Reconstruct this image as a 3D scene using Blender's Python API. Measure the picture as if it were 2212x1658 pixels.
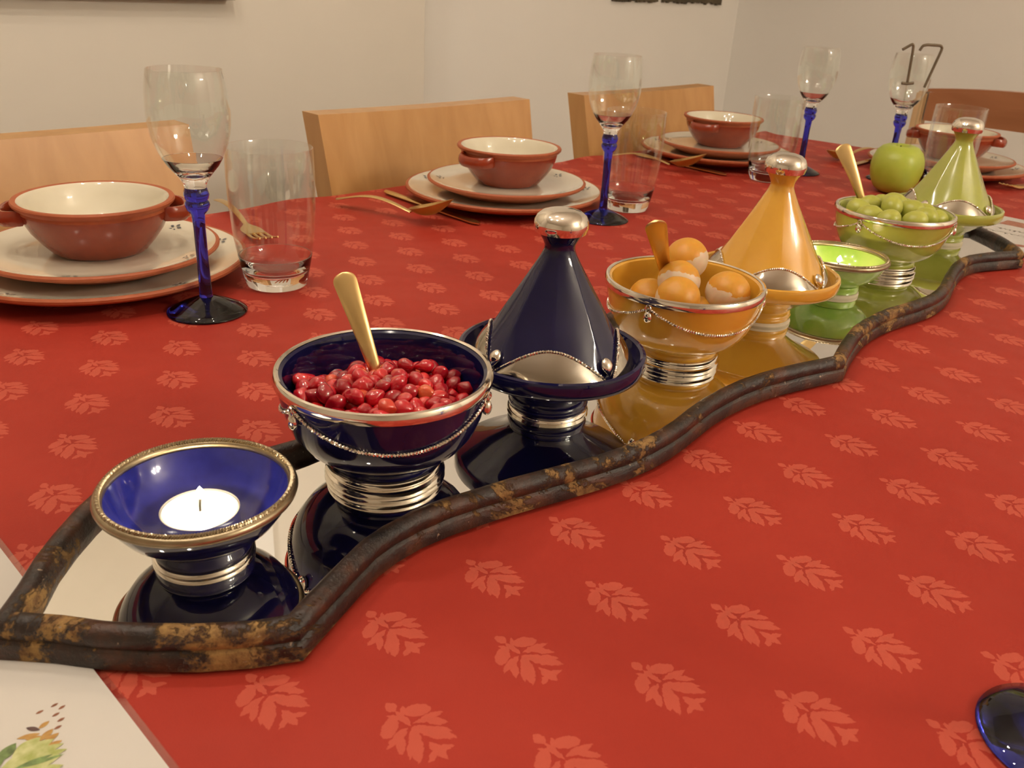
import bpy, bmesh, math, random
from mathutils import Vector, Matrix
from math import sin, cos, pi, radians, sqrt

# ------------------------------------------------------------------ clear
for o in list(bpy.data.objects):
    bpy.data.objects.remove(o, do_unlink=True)
S = bpy.context.scene
COL = S.collection
random.seed(7)
TZ = 0.75            # height of the table surface above the floor
MZ = TZ + 0.012      # surface of the mirror in the tray

# ------------------------------------------------------------------ camera
cd = bpy.data.cameras.new('camera')
cam = bpy.data.objects.new('camera', cd)
COL.objects.link(cam)
rt = Vector((0.70500924, -0.70720418, 0.05314337))
up = Vector((0.26376377, 0.33102771, 0.90600736))
fw = Vector((0.65832412, 0.62472626, -0.41991244))
M = Matrix((rt, up, -fw)).transposed().to_4x4()
M.translation = Vector((0, 0, TZ + 0.28349))
cam.matrix_world = M
cd.sensor_width = 36.0
cd.lens = 30.929
cd.clip_start = 0.01
cd.dof.use_dof = True
cd.dof.focus_distance = 0.62
cd.dof.aperture_fstop = 22.0
S.camera = cam

# ------------------------------------------------------------------ world, view
w = bpy.data.worlds.new('world')
S.world = w
w.use_nodes = True
w.node_tree.nodes['Background'].inputs[0].default_value = (1.0, 0.86, 0.70, 1)
w.node_tree.nodes['Background'].inputs[1].default_value = 0.05
S.view_settings.view_transform = 'Standard'
S.view_settings.look = 'None'
S.view_settings.gamma = 1.0
S.view_settings.use_curve_mapping = False
S.view_settings.exposure = -0.06
S.cycles.use_denoising = True
S.cycles.max_bounces = 9
S.cycles.diffuse_bounces = 3
S.cycles.glossy_bounces = 5
S.cycles.transmission_bounces = 8
S.cycles.transparent_max_bounces = 14
S.cycles.adaptive_threshold = 0.05
BULB = 330.0         # emission strength of the lamp bulbs
LAMP_COL = (1.0, 0.89, 0.74, 1)
GLOBE = 104.0        # emission strength of the globes of the far lamp


# ================================================================== materials
def new_mat(name):
    m = bpy.data.materials.new(name)
    m.use_nodes = True
    return m, m.node_tree, m.node_tree.nodes, m.node_tree.links, m.node_tree.nodes['Principled BSDF']


def pset(b, **k):
    for n, v in k.items():
        b.inputs[n.replace('_', ' ')].default_value = v


def noise(nt, scale, detail=4, rough=0.55, coord='Object', dist=0.0):
    tc = nt.nodes.new('ShaderNodeTexCoord')
    n = nt.nodes.new('ShaderNodeTexNoise')
    n.inputs['Scale'].default_value = scale
    n.inputs['Detail'].default_value = detail
    n.inputs['Roughness'].default_value = rough
    n.inputs['Distortion'].default_value = dist
    nt.links.new(tc.outputs[coord], n.inputs['Vector'])
    return n


def ramp(nt, src, stops):
    r = nt.nodes.new('ShaderNodeValToRGB')
    e = r.color_ramp.elements
    while len(e) < len(stops):
        e.new(0.5)
    for i, (p, c) in enumerate(stops):
        e[i].position = p
        e[i].color = c if len(c) == 4 else (*c, 1)
    nt.links.new(src, r.inputs[0])
    return r


def bump(nt, b, src, strength, dist=0.001):
    n = nt.nodes.new('ShaderNodeBump')
    n.inputs['Strength'].default_value = strength
    n.inputs['Distance'].default_value = dist
    nt.links.new(src, n.inputs['Height'])
    nt.links.new(n.outputs[0], b.inputs['Normal'])


def simple(name, c1, c2, scale=30, rough=0.5, metal=0.0, coat=0.0, bumps=0.0, spec=0.5, coat_rough=0.03, sss=0.0,
           sssr=(1, 0.3, 0.2), sssscale=0.003, detail=4):
    m, nt, N, L, b = new_mat(name)
    n = noise(nt, scale, detail)
    r = ramp(nt, n.outputs['Fac'], [(0.3, c1), (0.7, c2)])
    L.new(r.outputs[0], b.inputs['Base Color'])
    pset(b, Roughness=rough, Metallic=metal)
    b.inputs['Specular IOR Level'].default_value = spec
    b.inputs['Coat Weight'].default_value = coat
    b.inputs['Coat Roughness'].default_value = coat_rough
    if sss:
        b.inputs['Subsurface Weight'].default_value = sss
        b.inputs['Subsurface Radius'].default_value = sssr
        b.inputs['Subsurface Scale'].default_value = sssscale
    if bumps:
        n2 = noise(nt, scale * 3, 3)
        bump(nt, b, n2.outputs['Fac'], bumps)
    return m


MT = {}
MT['wall'] = simple('wall_paint', (0.79, 0.735, 0.645), (0.82, 0.765, 0.675), 2.2, 0.9, bumps=0.03)
MT['wall_lit_tone'] = simple('wall_paint_lit_tone', (0.90, 0.865, 0.81), (0.92, 0.885, 0.83), 2.2, 0.9, bumps=0.03)  # same wall paint, brighter light on recess and end wall put into its colour
MT['ceiling'] = simple('ceiling_paint', (0.83, 0.78, 0.70), (0.86, 0.81, 0.73), 2, 0.9)
MT['floor'] = simple('floor_wood', (0.30, 0.17, 0.08), (0.42, 0.25, 0.12), 6, 0.45)
MT['blue_glaze'] = simple('cobalt_glaze', (0.005, 0.0045, 0.035), (0.009, 0.008, 0.055), 18, 0.06, coat=0.1, spec=0.5)
MT['blue_glaze_bright'] = simple('bright_cobalt_glaze', (0.008, 0.010, 0.13), (0.018, 0.022, 0.22), 60, 0.12, coat=0.6, detail=8)
MT['yellow_glaze'] = simple('yellow_glaze', (0.70, 0.345, 0.035), (0.78, 0.415, 0.05), 22, 0.15, coat=0.7)
MT['green_glaze'] = simple('green_glaze', (0.36, 0.39, 0.055), (0.45, 0.465, 0.09), 22, 0.16, coat=0.6)
MT['green_glaze_deep'] = simple('fresh_green_glaze', (0.22, 0.43, 0.05), (0.44, 0.58, 0.13), 26, 0.16, coat=0.6, detail=6)
MT['bare_clay'] = simple('bare_pale_clay', (0.62, 0.53, 0.37), (0.70, 0.61, 0.46), 60, 0.7)
MT['silver'] = simple('nickel_silver', (0.80, 0.74, 0.64), (0.90, 0.85, 0.76), 40, 0.09, 1.0, bumps=0.05)
MT['brass'] = simple('dull_brass', (0.33, 0.26, 0.16), (0.47, 0.39, 0.26), 70, 0.33, 1.0, bumps=0.1)
MT['gold'] = simple('brushed_gold', (0.70, 0.50, 0.21), (0.78, 0.56, 0.25), 40, 0.33, 1.0)
MT['terracotta'] = simple('terracotta', (0.26, 0.034, 0.011), (0.315, 0.047, 0.015), 45, 0.22, coat=0.35, coat_rough=0.12)
MT['terracotta_rim'] = simple('bare_terracotta', (0.38, 0.090, 0.030), (0.45, 0.118, 0.042), 70, 0.55)
MT['cream_glaze'] = simple('cream_glaze', (0.74, 0.66, 0.50), (0.80, 0.73, 0.58), 14, 0.10, coat=0.6)
MT['slate_paint'] = simple('slate_blue_paint', (0.05, 0.06, 0.08), (0.12, 0.13, 0.16), 200, 0.25)
MT['wax'] = simple('white_wax', (0.95, 0.93, 0.88), (0.98, 0.96, 0.92), 20, 0.4, sss=0.6, sssr=(1, 0.8, 0.6), sssscale=0.01)
MT['aluminium'] = simple('aluminium_cup', (0.8, 0.8, 0.8), (0.9, 0.9, 0.9), 40, 0.25, 1.0)
MT['wick'] = simple('burnt_wick', (0.012, 0.010, 0.009), (0.02, 0.018, 0.015), 200, 0.9)
MT['dark_metal'] = simple('dark_bronze_metal', (0.12, 0.09, 0.055), (0.17, 0.13, 0.08), 80, 0.5, 0.3)
MT['paper'] = simple('white_card', (0.64, 0.60, 0.55), (0.66, 0.62, 0.57), 8, 0.25, coat=0.6, coat_rough=0.08)
MT['ink_grey'] = simple('grey_ink', (0.30, 0.27, 0.23), (0.42, 0.38, 0.33), 300, 0.6)
MT['ink_red'] = simple('red_brown_ink', (0.30, 0.09, 0.05), (0.45, 0.20, 0.13), 200, 0.5)
MT['ink_seed'] = simple('seed_brown_ink', (0.20, 0.06, 0.025), (0.30, 0.11, 0.05), 300, 0.5)
MT['ink_dark'] = simple('dark_plum_ink', (0.07, 0.032, 0.030), (0.13, 0.065, 0.055), 300, 0.5)
MT['ink_ochre'] = simple('ochre_ink', (0.42, 0.20, 0.04), (0.55, 0.33, 0.09), 300, 0.5)
MT['ink_green'] = simple('leaf_green_ink', (0.36, 0.40, 0.10), (0.62, 0.62, 0.30), 220, 0.5, detail=2)
MT['ink_dkgreen'] = simple('deep_green_ink', (0.09, 0.13, 0.04), (0.24, 0.36, 0.11), 260, 0.5, detail=2)
MT['canvas'] = simple('pale_canvas', (0.56, 0.50, 0.40), (0.62, 0.56, 0.46), 5, 0.8)
MT['mount'] = simple('white_picture_mount', (0.88, 0.86, 0.82), (0.9, 0.88, 0.84), 5, 0.6)
MT['dark_frame'] = simple('olive_brown_frame', (0.10, 0.075, 0.03), (0.16, 0.12, 0.05), 30, 0.6)
MT['dark_print'] = simple('dark_sepia_print', (0.05, 0.038, 0.02), (0.12, 0.09, 0.05), 16, 0.7)
MT['lamp_metal'] = simple('brushed_lamp_metal', (0.55, 0.53, 0.5), (0.65, 0.63, 0.6), 30, 0.3, 1.0)


def wood(name, c1, c2, rough=0.35, stretch=(1, 1, 1)):
    m, nt, N, L, b = new_mat(name)
    tc = N.new('ShaderNodeTexCoord')
    mp = N.new('ShaderNodeMapping')
    mp.inputs['Scale'].default_value = stretch
    L.new(tc.outputs['Object'], mp.inputs[0])
    n = N.new('ShaderNodeTexNoise')
    n.inputs['Scale'].default_value = 9
    n.inputs['Detail'].default_value = 5
    n.inputs['Distortion'].default_value = 0.6
    L.new(mp.outputs[0], n.inputs['Vector'])
    r = ramp(nt, n.outputs['Fac'], [(0.3, c1), (0.72, c2)])
    L.new(r.outputs[0], b.inputs['Base Color'])
    pset(b, Roughness=rough)
    b.inputs['Coat Weight'].default_value = 0.25
    b.inputs['Coat Roughness'].default_value = 0.2
    return m


MT['beech'] = wood('beech_veneer', (0.50, 0.25, 0.075), (0.62, 0.34, 0.12), 0.38, (3, 3, 0.35))
MT['pale_wood'] = wood('pale_birch', (0.62, 0.42, 0.20), (0.72, 0.50, 0.27), 0.4, (3, 3, 0.4))
MT['cherry'] = wood('cherry_wood', (0.34, 0.135, 0.055), (0.44, 0.19, 0.085), 0.3, (0.4, 0.5, 3))


def glass(name, col, rough=0.0, ior=1.5):
    m, nt, N, L, b = new_mat(name)
    n = noise(nt, 3)
    r = ramp(nt, n.outputs['Fac'], [(0.3, col), (0.7, tuple(c * 0.97 for c in col))])
    L.new(r.outputs[0], b.inputs['Base Color'])
    pset(b, Roughness=rough, IOR=ior)
    b.inputs['Transmission Weight'].default_value = 1.0
    return m


def thin_glass(name, tint=(0.97, 0.98, 0.97)):
    """thin blown wall: clear film with Fresnel reflection"""
    m = bpy.data.materials.new(name)
    m.use_nodes = True
    nt = m.node_tree
    N, L = nt.nodes, nt.links
    N.clear()
    out = N.new('ShaderNodeOutputMaterial')
    mix = N.new('ShaderNodeMixShader')
    tr = N.new('ShaderNodeBsdfTransparent')
    gl = N.new('ShaderNodeBsdfGlossy')
    gl.inputs['Roughness'].default_value = 0.03
    gl.inputs['Color'].default_value = (1, 1, 1, 1)
    lw = N.new('ShaderNodeLayerWeight')
    lw.inputs['Blend'].default_value = 0.5
    pw = N.new('ShaderNodeMath')
    pw.operation = 'POWER'
    pw.inputs[1].default_value = 3.0
    L.new(lw.outputs['Facing'], pw.inputs[0])
    ma = N.new('ShaderNodeMath')
    ma.operation = 'MULTIPLY_ADD'
    ma.inputs[1].default_value = 0.55
    ma.inputs[2].default_value = 0.05
    L.new(pw.outputs[0], ma.inputs[0])
    n = noise(nt, 4)
    r = ramp(nt, n.outputs['Fac'], [(0.3, tint), (0.7, tuple(min(1, c * 1.01) for c in tint))])
    L.new(r.outputs[0], tr.inputs[0])
    L.new(ma.outputs[0], mix.inputs[0])
    L.new(tr.outputs[0], mix.inputs[1])
    L.new(gl.outputs[0], mix.inputs[2])
    L.new(mix.outputs[0], out.inputs[0])
    return m


MT['clear'] = thin_glass('clear_thin_glass')
MT['solid_clear'] = glass('solid_clear_glass', (0.98, 0.99, 0.98))
MT['blue_glass'] = glass('cobalt_glass', (0.05, 0.06, 0.75))
MT['blue_glass_dark'] = glass('dark_cobalt_glass', (0.020, 0.025, 0.28))
MT['acrylic'] = thin_glass('clear_acrylic', (0.93, 0.92, 0.9))


def emit(name, col, strength):
    m = bpy.data.materials.new(name)
    m.use_nodes = True
    nt = m.node_tree
    nt.nodes.clear()
    out = nt.nodes.new('ShaderNodeOutputMaterial')
    e = nt.nodes.new('ShaderNodeEmission')
    e.inputs[0].default_value = col
    e.inputs[1].default_value = strength
    nt.links.new(e.outputs[0], out.inputs[0])
    return m


MT['bulb'] = emit('lit_bulb', LAMP_COL, BULB)
MT['globe'] = emit('lit_globe', LAMP_COL, GLOBE)
MT['flame'] = emit('candle_flame', (1.0, 0.76, 0.45, 1), 300.0)


def mirror_mat():
    m, nt, N, L, b = new_mat('mirror_glass')
    n = noise(nt, 3)
    r = ramp(nt, n.outputs['Fac'], [(0.3, (0.86, 0.87, 0.85)), (0.7, (0.89, 0.90, 0.88))])
    L.new(r.outputs[0], b.inputs['Base Color'])
    pset(b, Roughness=0.005, Metallic=1.0)
    return m


MT['mirror'] = mirror_mat()


def tray_mat():
    """dark lacquer over ochre gesso: flaked patches, red-brown undercoat, pale chips"""
    m, nt, N, L, b = new_mat('worn_lacquer')

    def mixc(fac, a, c):
        mx = N.new('ShaderNodeMix')
        mx.data_type = 'RGBA'
        L.new(fac, mx.inputs['Factor'])
        for k, v in (('A', a), ('B', c)):
            if isinstance(v, tuple):
                mx.inputs[k].default_value = (*v, 1)
            else:
                L.new(v, mx.inputs[k])
        return mx.outputs['Result']

    n1 = noise(nt, 34, 9, 0.62, dist=0.5)
    base = ramp(nt, n1.outputs['Fac'], [(0.36, (0.012, 0.009, 0.008)), (0.50, (0.032, 0.017, 0.012)), (0.62, (0.085, 0.030, 0.014))])
    n2 = noise(nt, 17, 12, 0.76, dist=0.4)
    flake = ramp(nt, n2.outputs['Fac'], [(0.538, (0, 0, 0)), (0.568, (1, 1, 1))])
    n3 = noise(nt, 160, 6, 0.7)
    och = ramp(nt, n3.outputs['Fac'], [(0.35, (0.13, 0.055, 0.016)), (0.6, (0.33, 0.185, 0.055))])
    c = mixc(flake.outputs[0], base.outputs[0], och.outputs[0])
    n4 = noise(nt, 150, 9, 0.66, dist=0.2)
    chip = ramp(nt, n4.outputs['Fac'], [(0.655, (0, 0, 0)), (0.675, (1, 1, 1))])
    c = mixc(chip.outputs[0], c, (0.34, 0.25, 0.17))
    L.new(c, b.inputs['Base Color'])
    r3 = ramp(nt, flake.outputs[0], [(0.0, (0.28,) * 3), (1.0, (0.75,) * 3)])
    L.new(r3.outputs[0], b.inputs['Roughness'])
    ad = N.new('ShaderNodeMath')
    ad.operation = 'MULTIPLY_ADD'
    ad.inputs[1].default_value = -0.9
    L.new(flake.outputs[0], ad.inputs[0])
    L.new(n3.outputs['Fac'], ad.inputs[2])
    bump(nt, b, ad.outputs[0], 0.8, 0.0012)
    return m


MT['tray'] = tray_mat()


def cloth_mat():
    """red damask: woven leaf motifs on a lattice of 64 x 54 mm"""
    m, nt, N, L, b = new_mat('red_damask')

    def math(op, a, bb=None, c=None):
        n = N.new('ShaderNodeMath')
        n.operation = op
        for i, v in enumerate((a, bb, c)):
            if v is None:
                continue
            if isinstance(v, (int, float)):
                n.inputs[i].default_value = v
            else:
                L.new(v, n.inputs[i])
        return n.outputs[0]

    tc = N.new('ShaderNodeTexCoord')
    sp = N.new('ShaderNodeSeparateXYZ')
    L.new(tc.outputs['Object'], sp.inputs[0])
    # lattice basis (metres): A along the half drop, B along the table
    Ax, Ay = 0.0344, -0.0543
    Bx, By = 0.0645, -0.0008
    Ox, Oy = 0.23746, 0.20615
    det = Ax * By - Bx * Ay
    dx = math('SUBTRACT', sp.outputs[0], Ox)
    dy = math('SUBTRACT', sp.outputs[1], Oy)
    i = math('ADD', math('MULTIPLY', dx, By / det), math('MULTIPLY', dy, -Bx / det))
    j = math('ADD', math('MULTIPLY', dx, -Ay / det), math('MULTIPLY', dy, Ax / det))
    fi = math('SUBTRACT', i, math('ROUND', i))
    fj = math('SUBTRACT', j, math('ROUND', j))
    la = math('ADD', math('MULTIPLY', fi, Ax), math('MULTIPLY', fj, Bx))
    lb = math('MULTIPLY', math('ADD', math('MULTIPLY', fi, Ay), math('MULTIPLY', fj, By)), -1.0)
    # ragged woven edge
    ns = noise(nt, 420, 2)
    sc2 = N.new('ShaderNodeSeparateColor')
    L.new(ns.outputs['Color'], sc2.inputs[0])
    wob1 = math('MULTIPLY', math('SUBTRACT', sc2.outputs[0], 0.5), 0.0022)
    wob2 = math('MULTIPLY', math('SUBTRACT', sc2.outputs[1], 0.5), 0.0022)
    aa = math('ADD', math('ABSOLUTE', la), wob1)
    bb = math('ADD', lb, wob2)
    cv = N.new('ShaderNodeCombineXYZ')
    L.new(math('MULTIPLY', aa, 1000.0), cv.inputs[0])
    L.new(math('MULTIPLY', bb, 1000.0), cv.inputs[1])
    # (centre a, b), (direction a, b), half length, half width, kind   in mm
    lobes = [((0, -16.8), (0, 1), 3.4, 2.5, 0), ((0, -8.6), (0, 1), 5.6, 1.5, 0), ((2.4, -11.6), (0.6, -0.8), 3.4, 1.2, 0),
             ((7.2, -8.2), (0.86, 0.5), 6.0, 3.3, 1), ((8.2, -2.0), (0.97, 0.24), 7.0, 2.0, 0),
             ((9.2, 1.6), (0.62, 0.78), 5.6, 1.9, 0), ((4.9, 5.8), (0.52, 0.85), 9.8, 3.1, 0),
             ((8.1, 6.2), (0.62, 0.78), 5.0, 1.5, 0), ((0, 0.2), (1, 0), 3.6, 1.9, 1),
             ((0, 13.9), (0, 1), 6.0, 2.4, 0), ((3.2, 14.8), (0.9, 0.42), 3.9, 1.5, 0)]
    best = None
    for (ca, cb), (ua, ub), hl, hw, kind in lobes:
        mp = N.new('ShaderNodeMapping')
        mp.vector_type = 'TEXTURE'
        mp.inputs['Location'].default_value = (ca, cb, 0)
        mp.inputs['Rotation'].default_value = (0, 0, math_atan2(ub, ua))
        mp.inputs['Scale'].default_value = (hl, hw, 1)
        L.new(cv.outputs[0], mp.inputs[0])
        s2 = N.new('ShaderNodeSeparateXYZ')
        L.new(mp.outputs[0], s2.inputs[0])
        y = math('MULTIPLY', s2.outputs[1], s2.outputs[1]) if kind else math('ABSOLUTE', s2.outputs[1])
        v = math('MULTIPLY_ADD', s2.outputs[0], s2.outputs[0], y)
        best = v if best is None else math('MINIMUM', best, v)
    mr = N.new('ShaderNodeMapRange')
    mr.inputs['From Min'].default_value = 1.06
    mr.inputs['From Max'].default_value = 0.90
    L.new(best, mr.inputs[0])
    mask = mr.outputs[0]
    # ground colour with slight weave variation
    n1 = noise(nt, 9, 5)
    r1 = ramp(nt, n1.outputs['Fac'], [(0.3, (0.36, 0.032, 0.019)), (0.7, (0.41, 0.040, 0.024))])
    r2 = ramp(nt, n1.outputs['Fac'], [(0.3, (0.50, 0.085, 0.052)), (0.7, (0.56, 0.100, 0.061))])
    mx = N.new('ShaderNodeMix')
    mx.data_type = 'RGBA'
    L.new(math('MULTIPLY', mask, 0.9), mx.inputs['Factor'])
    L.new(r1.outputs[0], mx.inputs['A'])
    L.new(r2.outputs[0], mx.inputs['B'])
    L.new(mx.outputs['Result'], b.inputs['Base Color'])
    pset(b, Roughness=0.50)
    b.inputs['Specular IOR Level'].default_value = 0.16
    b.inputs['Sheen Weight'].default_value = 0.0
    b.inputs['Sheen Roughness'].default_value = 0.4
    b.inputs['Sheen Tint'].default_value = (1.0, 0.55, 0.4, 1)
    # weave and soft creases
    n3 = noise(nt, 1400, 2)
    n4 = noise(nt, 5.5, 3)
    h = math('ADD', math('MULTIPLY', n3.outputs['Fac'], 0.12), math('MULTIPLY', n4.outputs['Fac'], 8.0))
    bump(nt, b, h, 0.6, 0.0016)
    return m


math_atan2 = math.atan2
MT['cloth'] = cloth_mat()


def seed_mat():
    m, nt, N, L, b = new_mat('pomegranate_flesh')
    oi = N.new('ShaderNodeObjectInfo')
    r = ramp(nt, oi.outputs['Random'], [(0.0, (0.38, 0.004, 0.014)), (0.6, (0.68, 0.012, 0.028)), (0.92, (0.80, 0.03, 0.032)), (1.0, (0.82, 0.16, 0.05))])
    n = noise(nt, 260, 3)
    mx = N.new('ShaderNodeMix')
    mx.data_type = 'RGBA'
    mx.blend_type = 'MULTIPLY'
    mx.inputs['Factor'].default_value = 0.35
    L.new(r.outputs[0], mx.inputs['A'])
    L.new(n.outputs['Color'], mx.inputs['B'])
    L.new(mx.outputs['Result'], b.inputs['Base Color'])
    pset(b, Roughness=0.08)
    b.inputs['Subsurface Weight'].default_value = 0.7
    b.inputs['Subsurface Radius'].default_value = (1.0, 0.12, 0.08)
    b.inputs['Subsurface Scale'].default_value = 0.004
    b.inputs['Coat Weight'].default_value = 1.0
    return m


MT['seed'] = seed_mat()
MT['grape'] = simple('green_grape_skin', (0.41, 0.42, 0.06), (0.52, 0.52, 0.11), 60, 0.32, sss=0.5, sssr=(0.8, 1, 0.25), sssscale=0.006)


def ball_mat():
    """cream ball with a ragged orange-yellow cap"""
    m, nt, N, L, b = new_mat('capped_fruit_skin')
    tc = N.new('ShaderNodeTexCoord')
    sp = N.new('ShaderNodeSeparateXYZ')
    L.new(tc.outputs['Object'], sp.inputs[0])
    n = noise(nt, 95, 6, 0.6)
    ma = N.new('ShaderNodeMath')
    ma.operation = 'MULTIPLY_ADD'
    ma.inputs[1].default_value = 0.016
    L.new(n.outputs['Fac'], ma.inputs[0])
    L.new(sp.outputs[2], ma.inputs[2])
    mr = N.new('ShaderNodeMapRange')
    mr.inputs['From Min'].default_value = 0.0095
    mr.inputs['From Max'].default_value = 0.0125
    L.new(ma.outputs[0], mr.inputs[0])
    r = ramp(nt, mr.outputs[0], [(0.40, (0.80, 0.62, 0.44)), (0.50, (0.74, 0.34, 0.035))])
    n2 = noise(nt, 160, 3)
    mx = N.new('ShaderNodeMix')
    mx.data_type = 'RGBA'
    mx.blend_type = 'MULTIPLY'
    mx.inputs['Factor'].default_value = 0.18
    L.new(r.outputs[0], mx.inputs['A'])
    L.new(n2.outputs['Color'], mx.inputs['B'])
    L.new(mx.outputs['Result'], b.inputs['Base Color'])
    pset(b, Roughness=0.42)
    b.inputs['Subsurface Weight'].default_value = 0.25
    b.inputs['Subsurface Scale'].default_value = 0.004
    bump(nt, b, n.outputs['Fac'], 0.4, 0.001)
    return m


MT['ball'] = ball_mat()


def apple_mat():
    m, nt, N, L, b = new_mat('green_apple_skin')
    tc = N.new('ShaderNodeTexCoord')
    n = noise(nt, 28, 4)
    r = ramp(nt, n.outputs['Fac'], [(0.25, (0.36, 0.44, 0.035)), (0.75, (0.48, 0.55, 0.075))])
    L.new(r.outputs[0], b.inputs['Base Color'])
    pset(b, Roughness=0.36)
    b.inputs['Subsurface Weight'].default_value = 0.1
    b.inputs['Subsurface Scale'].default_value = 0.004
    return m


MT['apple'] = apple_mat()


# ================================================================== mesh helpers
def mesh_obj(name, bm, mat, parent=None, smooth=True, loc=None):
    bmesh.ops.recalc_face_normals(bm, faces=bm.faces)
    me = bpy.data.meshes.new(name)
    bm.to_mesh(me)
    bm.free()
    if smooth:
        for p in me.polygons:
            p.use_smooth = True
        me.set_sharp_from_angle(angle=radians(42))
    if mat is not None:
        me.materials.append(MT[mat] if isinstance(mat, str) else mat)
    o = bpy.data.objects.new(name, me)
    COL.objects.link(o)
    if parent is not None:
        o.parent = parent
    if loc is not None:
        o.location = loc
    return o


def tag(o, label, cat, group=None, kind=None):
    o['label'] = label
    if cat:
        o['category'] = cat
    if group:
        o['group'] = group
    if kind:
        o['kind'] = kind
    return o


def struct(o):
    o['kind'] = 'structure'
    return o


def thing(name, label, cat, loc=(0, 0, 0), rz=0.0, group=None):
    o = bpy.data.objects.new(name, None)
    COL.objects.link(o)
    o.location = loc
    o.rotation_euler = (0, 0, rz)
    o.empty_display_size = 0.02
    return tag(o, label, cat, group)


def copy_tree(o, loc, rz, label=None, scale=None):
    r = o.copy()
    COL.objects.link(r)
    r.location = loc
    r.rotation_euler = (0, 0, rz)
    if scale:
        r.scale = scale
    if label:
        r['label'] = label
    for ch in o.children:
        c = ch.copy()
        COL.objects.link(c)
        c.parent = r
        for g in ch.children:
            d = g.copy()
            COL.objects.link(d)
            d.parent = c
    return r


def lathe(prof, seg=64, bm=None, closed=False, fn=None):
    """revolve (r, z) points; r = 0 gives a pole; fn(ang, r, z) -> (x, y, z)"""
    bm = bm or bmesh.new()
    rings = []
    for r, z in prof:
        if r <= 1e-7:
            rings.append([bm.verts.new((0, 0, z))])
        else:
            ring = []
            for k in range(seg):
                a = 2 * pi * k / seg
                ring.append(bm.verts.new(fn(a, r, z) if fn else (r * cos(a), r * sin(a), z)))
            rings.append(ring)
    pairs = list(zip(rings[:-1], rings[1:]))
    if closed:
        pairs.append((rings[-1], rings[0]))
    for A, B in pairs:
        for k in range(seg):
            k2 = (k + 1) % seg
            if len(A) == 1 and len(B) == 1:
                break
            if len(A) == 1:
                bm.faces.new((A[0], B[k], B[k2]))
            elif len(B) == 1:
                bm.faces.new((A[k], A[k2], B[0]))
            else:
                bm.faces.new((A[k], A[k2], B[k2], B[k]))
    return bm


def tube(pts, rad, seg=8, bm=None, closed=False, flat=1.0):
    bm = bm or bmesh.new()
    pts = [Vector(p) for p in pts]
    n = len(pts)
    rings = []
    nrm = None
    for i, p in enumerate(pts):
        a = pts[(i - 1) % n] if (closed or i > 0) else p
        c = pts[(i + 1) % n] if (closed or i < n - 1) else p
        t = (c - a).normalized()
        if nrm is None:
            nrm = t.cross(Vector((0, 0, 1)))
            if nrm.length < 1e-4:
                nrm = t.cross(Vector((1, 0, 0)))
            nrm.normalize()
        nrm = (nrm - t * nrm.dot(t)).normalized()
        bn = t.cross(nrm)
        r = rad[i] if isinstance(rad, (list, tuple)) else rad
        rings.append([bm.verts.new(p + nrm * (r * cos(2 * pi * k / seg)) + bn * (r * flat * sin(2 * pi * k / seg))) for k in range(seg)])
    m = n if closed else n - 1
    for i in range(m):
        A, B = rings[i], rings[(i + 1) % n]
        for k in range(seg):
            bm.faces.new((A[k], A[(k + 1) % seg], B[(k + 1) % seg], B[k]))
    if not closed:
        bm.faces.new(rings[0])
        bm.faces.new(list(reversed(rings[-1])))
    return bm


def box(x0, x1, y0, y1, z0, z1, bm=None, bevel=0.0):
    bm = bm or bmesh.new()
    v = [bm.verts.new((x, y, z)) for z in (z0, z1) for y in (y0, y1) for x in (x0, x1)]
    fs = []
    for f in ((0, 2, 3, 1), (4, 5, 7, 6), (0, 1, 5, 4), (2, 6, 7, 3), (0, 4, 6, 2), (1, 3, 7, 5)):
        fs.append(bm.faces.new([v[i] for i in f]))
    if bevel:
        bmesh.ops.bevel(bm, geom=list({e for f in fs for e in f.edges}), offset=bevel, segments=2, affect='EDGES')
    return bm


def rope_ring(R, z, rad, turns, seg=5, pitch_pts=6, strands=2):
    """twisted wire ring"""
    bm = bmesh.new()
    for s in range(strands):
        pts = []
        n = turns * pitch_pts
        for k in range(n):
            a = 2 * pi * k / n
            h = 2 * pi * turns * k / n + 2 * pi * s / strands
            rr = R + rad * 0.75 * cos(h)
            pts.append((rr * cos(a), rr * sin(a), z + rad * 0.75 * sin(h)))
        tube(pts, rad * 0.8, seg, bm, closed=True)
    return bm


def rope_path(fn, n, rad, turns, seg=5, strands=2, bm=None):
    """twisted wire along fn(t) -> (point, side, up)"""
    bm = bm or bmesh.new()
    for s in range(strands):
        pts = []
        for k in range(n + 1):
            t = k / n
            p, a, b = fn(t)
            h = 2 * pi * turns * t + 2 * pi * s / strands
            pts.append(p + a * (rad * 0.7 * cos(h)) + b * (rad * 0.7 * sin(h)))
        tube(pts, rad * 0.8, seg, bm)
    return bm


def blob(rx, ry, rz, sub=2, jit=0.0, bm=None, loc=(0, 0, 0)):
    bm = bm or bmesh.new()
    r = bmesh.ops.create_icosphere(bm, subdivisions=sub, radius=1.0)
    for v in r['verts']:
        k = 1 + random.uniform(-jit, jit)
        v.co = Vector((v.co.x * rx * k + loc[0], v.co.y * ry * k + loc[1], v.co.z * rz * k + loc[2]))
    return bm


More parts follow.
